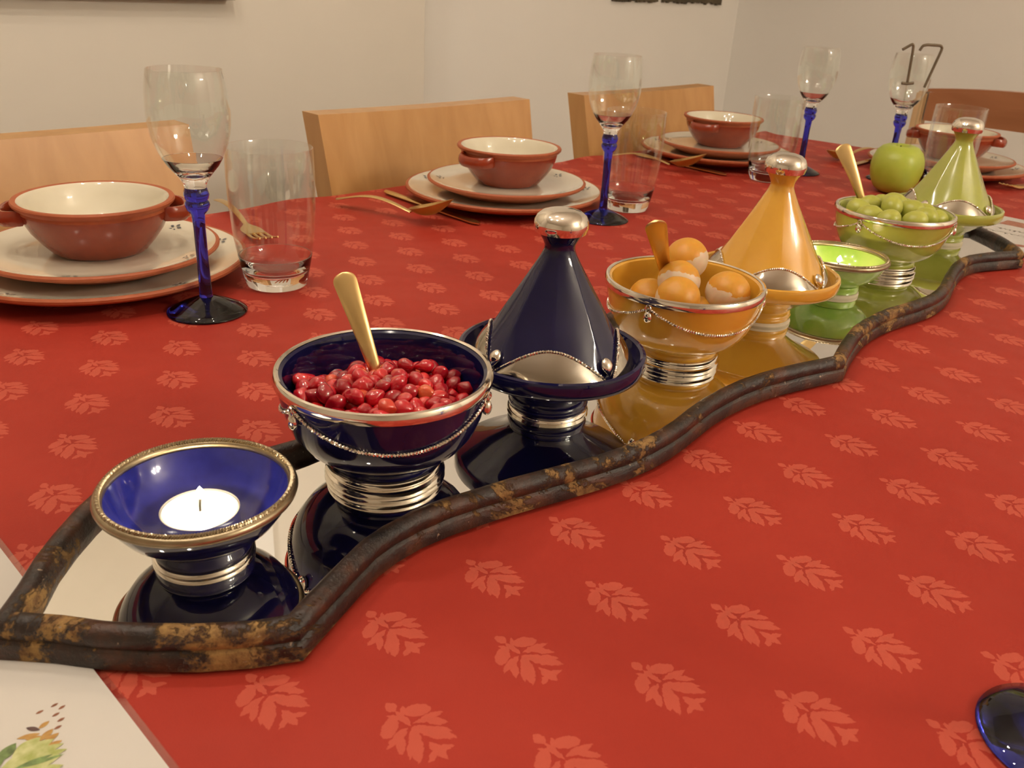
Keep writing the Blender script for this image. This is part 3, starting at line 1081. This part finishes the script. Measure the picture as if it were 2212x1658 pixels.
# ================================================================== tagines
def tagine(label, x, y, glaze, foot_mat, rot, lid_h):
    t = thing('tagine', label, 'tagine', (x, y, MZ), rot, group='lidded tagines on the tray')
    dish = lathe([(0.0, 0.0030), (0.0255, 0.0030), (0.0272, 0.0045), (0.0276, 0.0075), (0.0268, 0.0085), (0.0272, 0.0100), (0.0262, 0.0130), (0.0285, 0.0165), (0.0400, 0.0240), (0.0530, 0.0315),
                  (0.0605, 0.0340), (0.0625, 0.0352), (0.0636, 0.0385), (0.0640, 0.0440), (0.0632, 0.0462), (0.0612, 0.0468), (0.0596, 0.0455),
                  (0.0588, 0.0400), (0.0560, 0.0372), (0.0, 0.0365)], 96)
    ds = mesh_obj('dish', dish, glaze, t)
    mesh_obj('foot_ring', lathe([(0.0240, 0.0), (0.0274, 0.0), (0.0282, 0.0014), (0.0276, 0.0032), (0.0262, 0.0042), (0.0240, 0.0034)], 72, closed=True), foot_mat, ds)
    # lid: softly faceted cone with pinched neck
    H = lid_h - 0.038
    cone = [(0.0545, 0.0), (0.0535, 0.0030), (0.0500, 0.0088), (0.0465, 0.0150), (0.0418, 0.0230), (0.0365, 0.0320), (0.0310, 0.0420), (0.0250, 0.0530), (0.0195, 0.0635), (0.0145, 0.0730), (0.0115, 0.0790), (0.0100, 0.0830),
            (0.0100, 0.0860), (0.0112, 0.0890), (0.0135, 0.0930), (0.0158, 0.0965)]
    k = H / 0.1112
    nf = 8

    def facet(a, r, z):
        zz = (z - 0.038) / k
        amt = 0.055 * max(0, min(1, (zz - 0.016) / 0.022)) * max(0, min(1, (0.078 - zz) / 0.03))
        w_ = abs(((a / (2 * pi) * nf) % 1) - 0.5) * 2
        rr = r * (1 - amt * (1 - w_ ** 2.2) + amt * 0.4)
        return (rr * cos(a), rr * sin(a), z)
    lid = lathe([(0.0, 0.0395)] + [(r, 0.038 + z * k) for r, z in cone] + [(0.0, 0.038 + 0.097 * k)], 128, fn=facet)
    ld = mesh_obj('lid', lid, glaze, t)
    cap = [(0.0, 0.0960), (0.0150, 0.0955), (0.0166, 0.0950), (0.0172, 0.0970), (0.0178, 0.0995), (0.0174, 0.1030), (0.0158, 0.1065), (0.0125, 0.1092), (0.0070, 0.1108), (0.0, 0.1112)]
    mesh_obj('silver_knob', lathe([(r, 0.038 + z * k) for r, z in cap], 48), 'silver', ld)
    # four silver crescent plates round the lid foot

    def lid_r(z):
        zz = (z - 0.038) / k
        for (r0, z0), (r1, z1) in zip(cone[:-1], cone[1:]):
            if zz <= z1:
                return r0 + (r1 - r0) * max(0, zz - z0) / (z1 - z0)
        return 0.02
    for q in range(4):
        a0 = q * pi / 2
        bm = bmesh.new()
        n, mrow = 28, 7
        rows = []
        for i in range(n + 1):
            f = i / n * 2 - 1
            aa = a0 + f * radians(43)
            ztop = 0.0400 + 0.0195 * (1 - f * f)
            row = []
            for j in range(mrow + 1):
                z = 0.0385 + (ztop - 0.0385) * j / mrow
                puff = 0.0016 * sin(pi * j / mrow) * (1 - f * f) + 0.0009
                rr = lid_r(z) * 1.012 + puff
                row.append(bm.verts.new((rr * cos(aa), rr * sin(aa), z)))
            rows.append(row)
        for A, B in zip(rows[:-1], rows[1:]):
            for j in range(mrow):
                bm.faces.new((A[j], B[j], B[j + 1], A[j + 1]))
        bmesh.ops.solidify(bm, geom=list(bm.faces), thickness=0.0006)
        pl = mesh_obj('silver_crescent', bm, 'silver', ld)

        def fn(tt, a0=a0):
            f = tt * 2 - 1
            aa = a0 + f * radians(44)
            z = 0.0403 + 0.0198 * (1 - f * f)
            rr = lid_r(z) * 1.012 + 0.0013
            return Vector((rr * cos(aa), rr * sin(aa), z)), Vector((cos(aa), sin(aa), 0)), Vector((0, 0, 1))
        mesh_obj('edge_wire', rope_path(fn, 200, 0.0007, 40), 'silver', ld)
        ab = a0 + radians(45)
        rr = lid_r(0.0495) * 1.02 + 0.0018
        bm = bmesh.new()
        r = bmesh.ops.create_uvsphere(bm, u_segments=14, v_segments=10, radius=1.0)
        for v in r['verts']:
            taper = 1.0 if v.co.z > 0 else 1.0 + 0.45 * v.co.z
            v.co = Vector((v.co.x * 0.0034 * taper, v.co.y * 0.0046 * taper, v.co.z * 0.0062))
        bd = mesh_obj('silver_bead', bm, 'silver', ld, loc=(rr * cos(ab), rr * sin(ab), 0.0495))
        bd.rotation_euler = (0, -radians(32), ab)
    return t


tagine('cobalt blue lidded tagine with silver knob between the bowls', 0.4173, 0.3608, 'blue_glaze', 'silver', math.atan2(-0.3608, -0.4173), 0.1405)
tagine('yellow lidded tagine with silver knob behind the yellow bowl', 0.7062, 0.3645, 'yellow_glaze', 'bare_clay', math.atan2(-0.3645, -0.7062) + radians(14), 0.1485)
tagine('green lidded tagine with silver knob behind the grape bowl', 1.1486, 0.3703, 'green_glaze', 'bare_clay', math.atan2(-0.3703, -1.1486) + radians(16), 0.1490)


# ================================================================== food
def seed_mesh(i):
    rnd = random.Random(40 + i)
    bm = bmesh.new()
    r = bmesh.ops.create_icosphere(bm, subdivisions=3, radius=1.0)
    # angular, slightly pointed kernel
    planes = [(Vector((rnd.gauss(0, 1), rnd.gauss(0, 1), rnd.gauss(0, 1))).normalized(), rnd.uniform(0.72, 0.9)) for _ in range(6)]
    for v in r['verts']:
        d = v.co.copy()
        for pn, ph in planes:
            s = d.dot(pn)
            if s > ph:
                d -= pn * (s - ph) * 0.8
        tp = 1 - 0.28 * max(0, d.z)
        v.co = Vector((d.x * 0.0046 * tp, d.y * 0.0041 * tp, d.z * 0.0060))
    me = bpy.data.meshes.new('pomegranate_seed')
    bm.to_mesh(me)
    bm.free()
    for p in me.polygons:
        p.use_smooth = True
    me.materials.append(MT['seed'])
    return me


SM = [seed_mesh(i) for i in range(5)]
rs = random.Random(11)
pts = []
BX, BY = 0.2797, 0.3657


def heap(r, a):
    base = 0.0450 + 0.0100 * (1 - (r / 0.052) ** 2)
    return base + 0.0030 * sin(3 * a + 0.7) * (r / 0.052) + 0.0022 * sin(5 * a + r * 200)


tries = 0
while len(pts) < 175 and tries < 9000:
    tries += 1
    r = 0.0505 * sqrt(rs.random())
    a = rs.uniform(0, 2 * pi)
    p = Vector((r * cos(a), r * sin(a), heap(r, a) + rs.uniform(-0.0012, 0.0026)))
    if r > bowl_radius(p.z) - 0.0090:
        continue
    if all((p - q).length > 0.0074 for q in pts):
        pts.append(p)
low = []
tries = 0
while len(low) < 110 and tries < 6000:
    tries += 1
    r = 0.046 * sqrt(rs.random())
    a = rs.uniform(0, 2 * pi)
    p = Vector((r * cos(a), r * sin(a), heap(r, a) - 0.0062))
    if r > bowl_radius(p.z) - 0.0095:
        continue
    if all((p - q).length > 0.0068 for q in low) and all((p - q).length > 0.0048 for q in pts):
        low.append(p)
for p in pts + low:
    o = bpy.data.objects.new('pomegranate_seed', rs.choice(SM))
    COL.objects.link(o)
    o.location = (BX + p.x, BY + p.y, MZ + p.z)
    o.rotation_euler = (rs.uniform(0.6, 2.4), rs.uniform(0, 6.28), rs.uniform(0, 6.28))
    k = rs.uniform(0.95, 1.20)
    o.scale = (k, k, k)
    tag(o, 'glossy red pomegranate seed heaped in the blue footed bowl', 'pomegranate seed', 'pomegranate seeds in the blue bowl')

# grapes
GX, GY = 0.9612, 0.361
bm = blob(0.0118, 0.0118, 0.0142, 3)
for v in bm.verts:
    v.co.x *= 1 + 0.03 * sin(v.co.z * 300)
gme = bpy.data.meshes.new('grape')
bm.to_mesh(gme)
bm.free()
for p in gme.polygons:
    p.use_smooth = True
gme.materials.append(MT['grape'])
rg = random.Random(5)
gp = []
tries = 0
while len(gp) < 20 and tries < 8000:
    tries += 1
    r = 0.0425 * sqrt(rg.random())
    a = rg.uniform(0, 2 * pi)
    p = Vector((r * cos(a), r * sin(a), 0.0600 + 0.0085 * (1 - (r / 0.044) ** 2) + rg.uniform(-0.002, 0.002)))
    if all((p - q).length > 0.0198 for q in gp):
        gp.append(p)
gl = []
tries = 0
while len(gl) < 8 and tries < 4000:
    tries += 1
    r = 0.036 * sqrt(rg.random())
    a = rg.uniform(0, 2 * pi)
    p = Vector((r * cos(a), r * sin(a), 0.0465))
    if all((p - q).length > 0.0185 for q in gl):
        gl.append(p)
for p in gp + gl:
    o = bpy.data.objects.new('grape', gme)
    COL.objects.link(o)
    o.location = (GX + p.x, GY + p.y, MZ + p.z)
    o.rotation_euler = (rg.uniform(0.7, 2.4), rg.uniform(0, 6.28), rg.uniform(0, 6.28))
    k = rg.uniform(0.92, 1.06)
    o.scale = (k, k, k)
    tag(o, 'pale green grape heaped in the green footed bowl', 'grape', 'grapes in the green bowl')

# orange capped balls
bm = blob(0.0166, 0.0166, 0.0160, 4)
for v in bm.verts:
    d = v.co.normalized()
    v.co *= 1 + 0.012 * sin(d.x * 5 + 1) * sin(d.y * 4) + 0.006 * sin(d.z * 9 + d.x * 7)
bme = bpy.data.meshes.new('capped_ball')
bm.to_mesh(bme)
bm.free()
for p in bme.polygons:
    p.use_smooth = True
bme.materials.append(MT['ball'])
for (x, y, z, rx, ry, rz, k, lab) in (
        (0.5451, 0.3495, 0.0690, 0.35, -0.35, 0.2, 1.02, 'orange capped ball standing lowest against the rim of the yellow bowl'),
        (0.5885, 0.3330, 0.0690, 0.25, -0.10, 1.3, 1.05, 'orange capped ball with a pale round patch in the yellow bowl'),
        (0.5660, 0.3640, 0.0745, 0.50, -0.30, 2.6, 1.0, 'orange capped ball in the middle of the yellow bowl'),
        (0.5880, 0.3740, 0.0860, 0.30, -0.25, 4.1, 1.04, 'topmost orange capped ball in the yellow bowl, in front of the tagine'),
        (0.5550, 0.3830, 0.0580, 0.10, 0.2, 5.0, 0.95, 'mostly hidden pale ball beside the spoon in the yellow bowl')):
    o = bpy.data.objects.new('capped_ball', bme)
    COL.objects.link(o)
    o.location = (x, y, TZ + z)
    o.rotation_euler = (rx, ry, rz)
    o.scale = (k, k, k)
    tag(o, lab, 'fruit', 'capped balls in the yellow bowl')
bm = blob(0.0166, 0.0166, 0.0160, 3)
for (x, y, z) in ((0.5745, 0.3480, 0.0480),):
    o = bpy.data.objects.new('capped_ball', bme)
    COL.objects.link(o)
    o.location = (x, y, TZ + z)
    o.rotation_euler = (0.2, 0.4, 1)
    tag(o, 'capped ball lying under the others in the yellow bowl', 'fruit', 'capped balls in the yellow bowl')
bm.free()


# ================================================================== spoons in the bowls
def paddle(base, tip, face, L_bowl, wtip, wneck, label, group):
    """flat-handled gold spoon: base = where the handle meets the spoon bowl, tip = handle end; face = direction the flat side looks"""
    base, tip = Vector(base), Vector(tip)
    d = (tip - base)
    ln = d.length
    d.normalize()
    f = Vector(face)
    f = (f - d * f.dot(d)).normalized()
    s = d.cross(f)
    t = thing('serving_spoon', label, 'spoon', base, group=group)
    bm = bmesh.new()
    n = 26
    rings = []
    for k in range(n + 1):
        u = 1 - (1 - k / n) ** 1.8
        wdt = wneck + (wtip - wneck) * (u ** 1.25)
        if u > 0.90:
            q = (u - 0.90) / 0.10
            wdt *= max(0.0, 1 - q ** 2.6) ** 0.5 * 0.94 + 0.06
        th = 0.0011 + 0.0006 * (1 - u)
        c = d * (ln * u) + f * (0.0035 * sin(u * pi))
        ring = []
        for m in range(12):
            a = 2 * pi * m / 12
            ring.append(bm.verts.new(c + s * (wdt * cos(a)) + f * (th * sin(a))))
        rings.append(ring)
    for A, B in zip(rings[:-1], rings[1:]):
        for m in range(12):
            bm.faces.new((A[m], A[(m + 1) % 12], B[(m + 1) % 12], B[m]))
    bm.faces.new(rings[0])
    bm.faces.new(list(reversed(rings[-1])))
    mesh_obj('handle', bm, 'gold', t)
    # spoon bowl, hidden in the food
    bm = bmesh.new()
    rows = []
    for i in range(9):
        u = i / 8
        hw = 0.0095 * sqrt(max(0.02, 1 - (2 * u - 1) ** 2))
        row = []
        for j in range(7):
            v = j / 6 * 2 - 1
            dep = 0.0035 * (1 - v * v) * (1 - (2 * u - 1) ** 2)
            row.append(bm.verts.new(-d * (0.0008 + L_bowl * u) + s * (hw * v) - f * dep))
        rows.append(row)
    for A, B in zip(rows[:-1], rows[1:]):
        for j in range(6):
            bm.faces.new((A[j], A[j + 1], B[j + 1], B[j]))
    bmesh.ops.solidify(bm, geom=list(bm.faces), thickness=0.0009)
    mesh_obj('spoon_bowl', bm, 'gold', t)
    return t


SG = 'gold spoons standing in the bowls'
paddle((0.2890, 0.3800, TZ + 0.0560), (0.2870, 0.4150, TZ + 0.1205), (-0.55, -0.70, 0.55), 0.022, 0.0074, 0.0032, 'gold spoon standing in the pomegranate seeds', SG)
paddle((0.5830, 0.3860, TZ + 0.0650), (0.5365, 0.3730, TZ + 0.1245), (-0.80, -0.55, 0.25), 0.02, 0.0088, 0.0036, 'gold spoon standing among the orange capped balls', SG)
paddle((0.9690, 0.4000, TZ + 0.0750), (0.9600, 0.4345, TZ + 0.1350), (-0.75, -0.55, 0.40), 0.02, 0.0092, 0.0040, 'gold spoon standing in the green grapes', SG)


# ================================================================== glasses
def wine_glass_proto(label, loc):
    t = thing('wine_glass', label, 'wine glass', loc, group='wine glasses with blue stems')
    foot = lathe([(0, 0.0), (0.0335, 0.0), (0.0342, 0.0007), (0.0338, 0.0016), (0.028, 0.0042), (0.020, 0.0080), (0.012, 0.0114), (0.0062, 0.0134), (0.0, 0.0136)], 64)
    mesh_obj('foot', foot, 'blue_glass_dark', t)
    stem = lathe([(0, 0.01365), (0.0058, 0.01365), (0.0054, 0.018), (0.0050, 0.045), (0.0050, 0.075), (0.0056, 0.0865), (0.0090, 0.0905), (0.0104, 0.0945), (0.0098, 0.0972),
                  (0.0088, 0.0985), (0.0098, 0.1000), (0.0105, 0.1035), (0.0098, 0.1065), (0.0090, 0.1090), (0.0, 0.1092)], 12)
    bm = stem
    mesh_obj('stem', bm, 'blue_glass', t)
    base = lathe([(0, 0.1093), (0.0088, 0.1093), (0.0096, 0.1130), (0.0126, 0.1180), (0.0165, 0.1228), (0.0205, 0.1275), (0.0240, 0.1333), (0.0228, 0.1333), (0.0180, 0.1275), (0.0110, 0.1210), (0, 0.1180)], 64)
    mesh_obj('bowl_base', base, 'solid_clear', t)
    wall = [(0.0240, 0.1334), (0.0270, 0.1395), (0.0294, 0.1457), (0.0313, 0.1535), (0.0324, 0.1611), (0.0328, 0.1690), (0.0327, 0.1744), (0.0318, 0.1879), (0.0305, 0.1960), (0.0292, 0.2027)]
    inn = [(r - 0.0009, z) for r, z in reversed(wall)]
    bw = lathe(wall + [(0.0288, 0.2031)] + inn, 72, closed=False)
    mesh_obj('bowl', bw, 'clear', t)
    return t


g = wine_glass_proto('blue stemmed wine glass beside the terracotta bowl next to the short tumbler pair nearest the blue dishes', (0.34, 0.6989, CT))
g['label'] = 'blue stemmed wine glass beside the tumbler, behind the blue bowl of seeds'
copy_tree(g, (0.9006, 0.7094, CT), 0.4, 'blue stemmed wine glass behind the silver knob of the blue tagine')
copy_tree(g, (1.4587, 0.7259, CT), 0.9, 'blue stemmed wine glass standing behind the yellow tagine')
copy_tree(g, (1.545, 0.607, CT), 1.3, 'blue stemmed wine glass behind the apple with the number')
copy_tree(g, (0.3705, 0.0175, CT), 0.2, 'wine glass with a dark blue foot on bare cloth beside the tray')


def tumbler_proto(label, loc):
    t = thing('tumbler', label, 'tumbler', loc, group='clear tumblers')
    base = lathe([(0, 0.0), (0.0262, 0.0), (0.0284, 0.0015), (0.0302, 0.0080), (0.0318, 0.0160), (0.0345, 0.0300), (0.0332, 0.0300), (0.0298, 0.0185), (0.0250, 0.0145), (0.0160, 0.0128), (0, 0.0124)], 72)
    mesh_obj('base', base, 'solid_clear', t)
    wall = [(0.0345, 0.0301), (0.0372, 0.048), (0.0390, 0.068), (0.0399, 0.088), (0.0400, 0.105), (0.0397, 0.120), (0.0393, 0.1305)]
    bw = lathe(wall + [(0.0387, 0.1311)] + [(r - 0.0011, z) for r, z in reversed(wall)], 72)
    mesh_obj('wall', bw, 'clear', t)
    return t


tb = tumbler_proto('clear tumbler standing between a wine glass and a beech chair back', (0.427, 0.7265, CT))
copy_tree(tb, (0.976, 0.728, CT), 0.5, 'clear tumbler behind the wine glass at the middle beech chair')
copy_tree(tb, (1.345, 0.724, CT), 0.8, 'clear tumbler beside the terracotta bowl, behind the yellow silver knob')
copy_tree(tb, (1.556, 0.518, CT), 1.1, 'clear tumbler partly hidden by the green tagine lid')


# ================================================================== earthenware settings
def flower(parent, r, z, az, nz=0.0):
    bm = bmesh.new()
    for k in range(5):
        a = 2 * pi * k / 5 + az
        cx, cy = r * cos(az) + 0.0050 * cos(a), r * sin(az) + 0.0050 * sin(a)
        pts = leaf_pts(cx, cy, 0.0026, 0.0016, a, 5)
        vb = [bm.verts.new((x, y, z + (sqrt(x * x + y * y) - r) * nz)) for x, y in pts]
        bm.faces.new(vb)
    for fc in bm.faces:
        if fc.normal.z < 0:
            fc.normal_flip()
    me_o = mesh_obj('painted_flower', bm, 'slate_paint', parent, smooth=False)
    return me_o


def plate(label, x, y, z, kind, rot, group):
    t = thing('dinner_plate' if kind == 'P' else 'side_plate', label, 'plate', (x, y, z), rot, group)
    if kind == 'P':
        o_ = [(0, 0.0), (0.085, 0.0), (0.090, 0.003), (0.115, 0.0092), (0.1310, 0.0146), (0.1348, 0.0172), (0.1352, 0.0195), (0.1338, 0.0212), (0.1312, 0.0210)]
        i_ = [(0.1312, 0.0210), (0.128, 0.0196), (0.115, 0.0158), (0.100, 0.0138), (0.085, 0.0130), (0, 0.0128)]
        fr, fz, nz = 0.1175, 0.0168, 0.29
    else:
        o_ = [(0, 0.0), (0.068, 0.0), (0.073, 0.002), (0.095, 0.0105), (0.1050, 0.0142), (0.1080, 0.0165), (0.1083, 0.0182), (0.1070, 0.0196), (0.1046, 0.0194)]
        i_ = [(0.1046, 0.0194), (0.102, 0.0182), (0.092, 0.0153), (0.078, 0.0137), (0.068, 0.0134), (0, 0.0132)]
        fr, fz, nz = 0.0895, 0.0150, 0.27
    mesh_obj('body', lathe(o_, 112), 'terracotta_rim', t)
    gz = mesh_obj('glaze', lathe(i_, 112), 'cream_glaze', t)
    for k in range(5):
        flower(gz, fr, fz + 0.0006, 2 * pi * k / 5, nz)
    return t


def ebowl(label, x, y, z, haz, group):
    t = thing('handled_bowl', label, 'bowl', (x, y, z), haz, group)
    o_ = [(0, 0.0), (0.0395, 0.0), (0.0425, 0.0025), (0.0500, 0.0110), (0.0580, 0.0220), (0.0632, 0.0330), (0.0648, 0.0405), (0.0650, 0.0432), (0.0678, 0.0448), (0.0700, 0.0470), (0.0704, 0.0488),
          (0.0694, 0.0502), (0.0672, 0.0504), (0.0650, 0.0498)]
    i_ = [(0.0650, 0.0498), (0.0625, 0.0470), (0.0600, 0.0380), (0.0540, 0.0240), (0.0440, 0.0120), (0.0340, 0.0070), (0, 0.0055)]
    mesh_obj('body', lathe(o_[:7], 96), 'terracotta', t)
    mesh_obj('rim', lathe(o_[6:], 96), 'terracotta_rim', t)
    mesh_obj('glaze', lathe(i_, 96), 'cream_glaze', t)
    for sgn in (0, pi):
        bm = bmesh.new()
        # lug handle: strap bent out from the wall below the rim
        n = 14
        rings = []
        for k in range(n + 1):
            a = (k / n * 2 - 1) * 0.40
            out = 0.0655 + 0.0135 * (1 - (k / n * 2 - 1) ** 4)
            zc_ = 0.0375 - 0.0015 * cos(a * 5)
            c = Vector((out * cos(a), out * sin(a), zc_))
            e = Vector((cos(a), sin(a), 0))
            rings.append([bm.verts.new(c + e * (0.0042 * cos(q * pi / 5)) + Vector((0, 0, 0.0072 * sin(q * pi / 5)))) for q in range(10)])
        for A, B in zip(rings[:-1], rings[1:]):
            for q in range(10):
                bm.faces.new((A[q], A[(q + 1) % 10], B[(q + 1) % 10], B[q]))
        bm.faces.new(rings[0])
        bm.faces.new(list(reversed(rings[-1])))
        h = mesh_obj('handle', bm, 'terracotta', t)
        h.rotation_euler = (0, 0, sgn)
    return t


sets = [((0.310, 0.848), radians(-25)), ((0.8609, 0.8535), radians(185)), ((1.425, 0.877), radians(185)), ((1.715, 0.575), radians(-71))]
where = ['by the wine glass behind the seed bowl', 'by the long gold spoon', 'behind the yellow tagine', 'behind the green apple']
for (pos, haz), wh in zip(sets, where):
    x, y = pos
    az = math.atan2(-y, -x)
    plate('large terracotta edged plate, lowest in its stack ' + wh, x, y, CT, 'P', az + 0.55, 'dinner plates')
    plate('flower painted smaller plate under the bowl ' + wh, x, y - 0.004, CT + 0.0130, 'Q', az + 0.95, 'side plates')
    ebowl('handled terracotta bowl with cream inside ' + wh, x, y - 0.006, CT + 0.0130 + 0.0134, haz, 'terracotta bowls')


# ================================================================== cutlery
def blade_strip(path, widths, thick, mat, name, parent, sidev=None):
    """flat bar following 3D path with given half widths"""
    bm = bmesh.new()
    path = [Vector(p) for p in path]
    rings = []
    for i, p in enumerate(path):
        d = (path[min(len(path) - 1, i + 1)] - path[max(0, i - 1)]).normalized()
        s = d.cross(Vector((0, 0, 1))).normalized()
        u_ = s.cross(d)
        w_ = widths[i]
        rings.append([bm.verts.new(p + s * (w_ * cos(a)) + u_ * (thick * sin(a))) for a in [2 * pi * q / 10 for q in range(10)]])
    for A, B in zip(rings[:-1], rings[1:]):
        for q in range(10):
            bm.faces.new((A[q], A[(q + 1) % 10], B[(q + 1) % 10], B[q]))
    bm.faces.new(rings[0])
    bm.faces.new(list(reversed(rings[-1])))
    return mesh_obj(name, bm, mat, parent)


def table_spoon(label, x, y, rz, group, lift=0.0, tip_up=0.0):
    """spoon pointing along local -Y: handle end at +Y"""
    t = thing('table_spoon', label, 'spoon', (x, y, CT + lift), rz, group)
    n = 20
    path, wd = [], []
    for k in range(n + 1):
        u = k / n
        yy = 0.135 - 0.115 * u
        z = 0.0025 + 0.0115 * sin(pi * min(1, u * 0.95)) ** 1.2
        path.append((0, yy, z))
        wd.append((0.0082 - 0.0050 * u) * (0.35 if k == 0 else 1))
    blade_strip(path, wd, 0.0012, 'gold', 'handle', t)
    bm = bmesh.new()
    rows = []
    nu, nv = 16, 10
    for i in range(nu + 1):
        u = i / nu
        f = 2 * u - 1
        hw = 0.0215 * sqrt(max(0.004, 1 - abs(f + 0.08 * (1 - f * f)) ** 2.2))
        row = []
        for j in range(nv + 1):
            v = j / nv * 2 - 1
            dep = 0.0130 * (1 - v * v) * (1 - f * f)
            row.append(bm.verts.new((hw * v, 0.0205 - 0.060 * u, 0.0098 + 0.006 * u * u - dep + tip_up * u)))
        rows.append(row)
    for A, B in zip(rows[:-1], rows[1:]):
        for j in range(nv):
            bm.faces.new((A[j], A[j + 1], B[j + 1], B[j]))
    bmesh.ops.solidify(bm, geom=list(bm.faces), thickness=0.0011)
    mesh_obj('spoon_bowl', bm, 'gold', t)
    return t


def table_knife(label, x, y, rz, group, z=0.0):
    t = thing('table_knife', label, 'knife', (x, y, CT + z), rz, group)
    path = [(0, 0.20 - 0.10 * k / 10, 0.0026) for k in range(11)]
    blade_strip(path, [0.0035 if k == 0 else 0.0062 - 0.0018 * (k / 10) for k in range(11)], 0.0024, 'gold', 'handle', t)
    bm = bmesh.new()
    prof_ = [(-0.004, 0.0995), (0.005, 0.0995), (0.0072, 0.080), (0.0085, 0.040), (0.0080, 0.015), (0.0055, 0.003), (0.0, 0.0), (-0.0042, 0.010), (-0.0046, 0.05)]
    a_ = [bm.verts.new((px, py, 0.0012)) for px, py in prof_]
    b_ = [bm.verts.new((px, py, 0.0030)) for px, py in prof_]
    bm.faces.new(a_[::-1])
    bm.faces.new(b_)
    for k in range(len(prof_)):
        q = (k + 1) % len(prof_)
        bm.faces.new((a_[k], a_[q], b_[q], b_[k]))
    mesh_obj('blade', bm, 'gold', t, smooth=False)
    return t


def table_fork(label, x, y, rz, group, z=0.0, mat='gold'):
    """fork with tines along local +Y from y = 0; handle towards -Y"""
    t = thing('table_fork', label, 'fork', (x, y, CT + z), rz, group)
    path = [(0, -0.04 - 0.125 * k / 12, 0.004 + 0.006 * sin(pi * k / 12)) for k in range(13)]
    blade_strip(path, [0.0030 + 0.0030 * k / 12 for k in range(13)], 0.0012, mat, 'handle', t)
    path = [(0, -0.0395 + 0.0055 * k, 0.004 - 0.0012 * sin(pi * k / 8)) for k in range(9)]
    blade_strip(path, [0.0032, 0.006, 0.0095, 0.0115, 0.0122, 0.0122, 0.0120, 0.0118, 0.0116], 0.0012, mat, 'neck', t)
    for k in range(4):
        xx = -0.0099 + 0.0066 * k
        path = [(xx, 0.0045 + 0.046 * q / 8, 0.0035 + 0.008 * (q / 8) ** 2) for q in range(9)]
        blade_strip(path, [0.0019, 0.0019, 0.0019, 0.0018, 0.0017, 0.0016, 0.0014, 0.0011, 0.0006], 0.0011, mat, 'tine', t)
    return t


CG = 'gold table cutlery'
table_spoon('gold spoon resting on the cloth beside the plates with the knife', 0.694, 0.824, radians(17), CG, 0.0065, 0.013)
table_knife('gold knife with its blade showing past the spoon', 0.741, 0.776, radians(-3), CG)
table_spoon('gold spoon beside the plates behind the tumbler and wine glass', 1.262, 0.838, radians(17), CG, 0.0065, 0.013)
table_knife('gold knife lying by the plate stack behind the yellow tagine', 1.307, 0.778, radians(-3), CG)
table_spoon('gold spoon lying behind the handle of the grape spoon', 1.650, 0.742, radians(-100), CG, 0.004)
table_knife('gold knife lying behind the apple beside the plate', 1.575, 0.703, radians(-90), CG)
table_fork('gold fork on the cloth beyond the green tagine', 1.688, 0.438, radians(80), CG, 0.0)
table_fork('gold fork seen through the tumbler beside the first plates', 0.497, 0.885, radians(166), CG, 0.0)

# ================================================================== apple with number
AX, AY = 1.4444, 0.5563
t = thing('apple', 'green apple carrying the number seventeen', 'apple', (AX, AY, CT), 0.3)
ap = [(0.0, 0.006), (0.006, 0.0035), (0.014, 0.0005), (0.022, 0.0020), (0.0305, 0.0090), (0.0365, 0.0200), (0.0398, 0.0330), (0.0405, 0.0430), (0.0390, 0.0540), (0.0345, 0.0645), (0.0275, 0.0715),
      (0.0200, 0.0742), (0.0130, 0.0735), (0.0075, 0.0700), (0.0035, 0.0655), (0.0, 0.0635)]


def lump(a, r, z):
    k = 1 + 0.022 * cos(5 * a + 0.4) * (1 - abs(z - 0.037) / 0.05) + 0.012 * cos(2 * a)
    return (r * k * cos(a), r * k * sin(a), z)


mesh_obj('flesh', lathe(ap, 64, fn=lump), 'apple', t)
mesh_obj('stalk', tube([(0, 0, 0.064), (0.001, 0, 0.069), (0.003, 0.001, 0.0725)], 0.0011, 8), 'wick', t)
rdir = Vector((0.705, -0.707, 0)).normalized()


def dp(a, z):
    p = rdir * a
    return (p.x, p.y, z - 0.07)


t = thing('number_pick', 'dark metal number 17 on two clear prongs stuck in the apple', 'sign', (AX, AY, CT + 0.07))


def stroke(pts_, name):
    sm = []
    P = [Vector(dp(*p)) for p in pts_]
    for a, b_ in zip(P[:-1], P[1:]):
        for k in range(6):
            sm.append(a.lerp(b_, k / 6))
    sm.append(P[-1])
    for _ in range(2):
        sm = [sm[0]] + [(sm[i - 1] + sm[i] * 2 + sm[i + 1]) / 4 for i in range(1, len(sm) - 1)] + [sm[-1]]
    return tube(sm, 0.0021, 8)


one = mesh_obj('digit_one', stroke([(-0.0323, 0.2135), (-0.0190, 0.2222), (-0.0166, 0.2190), (-0.0136, 0.1668)], ''), 'dark_metal', t)
mesh_obj('base_serif', stroke([(-0.0222, 0.1660), (-0.0136, 0.1655), (-0.0040, 0.1668)], ''), 'dark_metal', one)
mesh_obj('digit_seven', stroke([(-0.0063, 0.2135), (-0.0030, 0.2205), (0.0030, 0.2222), (0.0240, 0.2222), (0.0268, 0.2190), (0.0262, 0.2140), (0.0139, 0.1612)], ''), 'dark_metal', t)
for a0, z0, a1, z1 in ((-0.0140, 0.1650, -0.0069, 0.0715), (0.0137, 0.1605, 0.0137, 0.0722)):
    mesh_obj('prong', tube([dp(a0, z0), dp(a1, z1)], 0.0014, 8), 'acrylic', t)
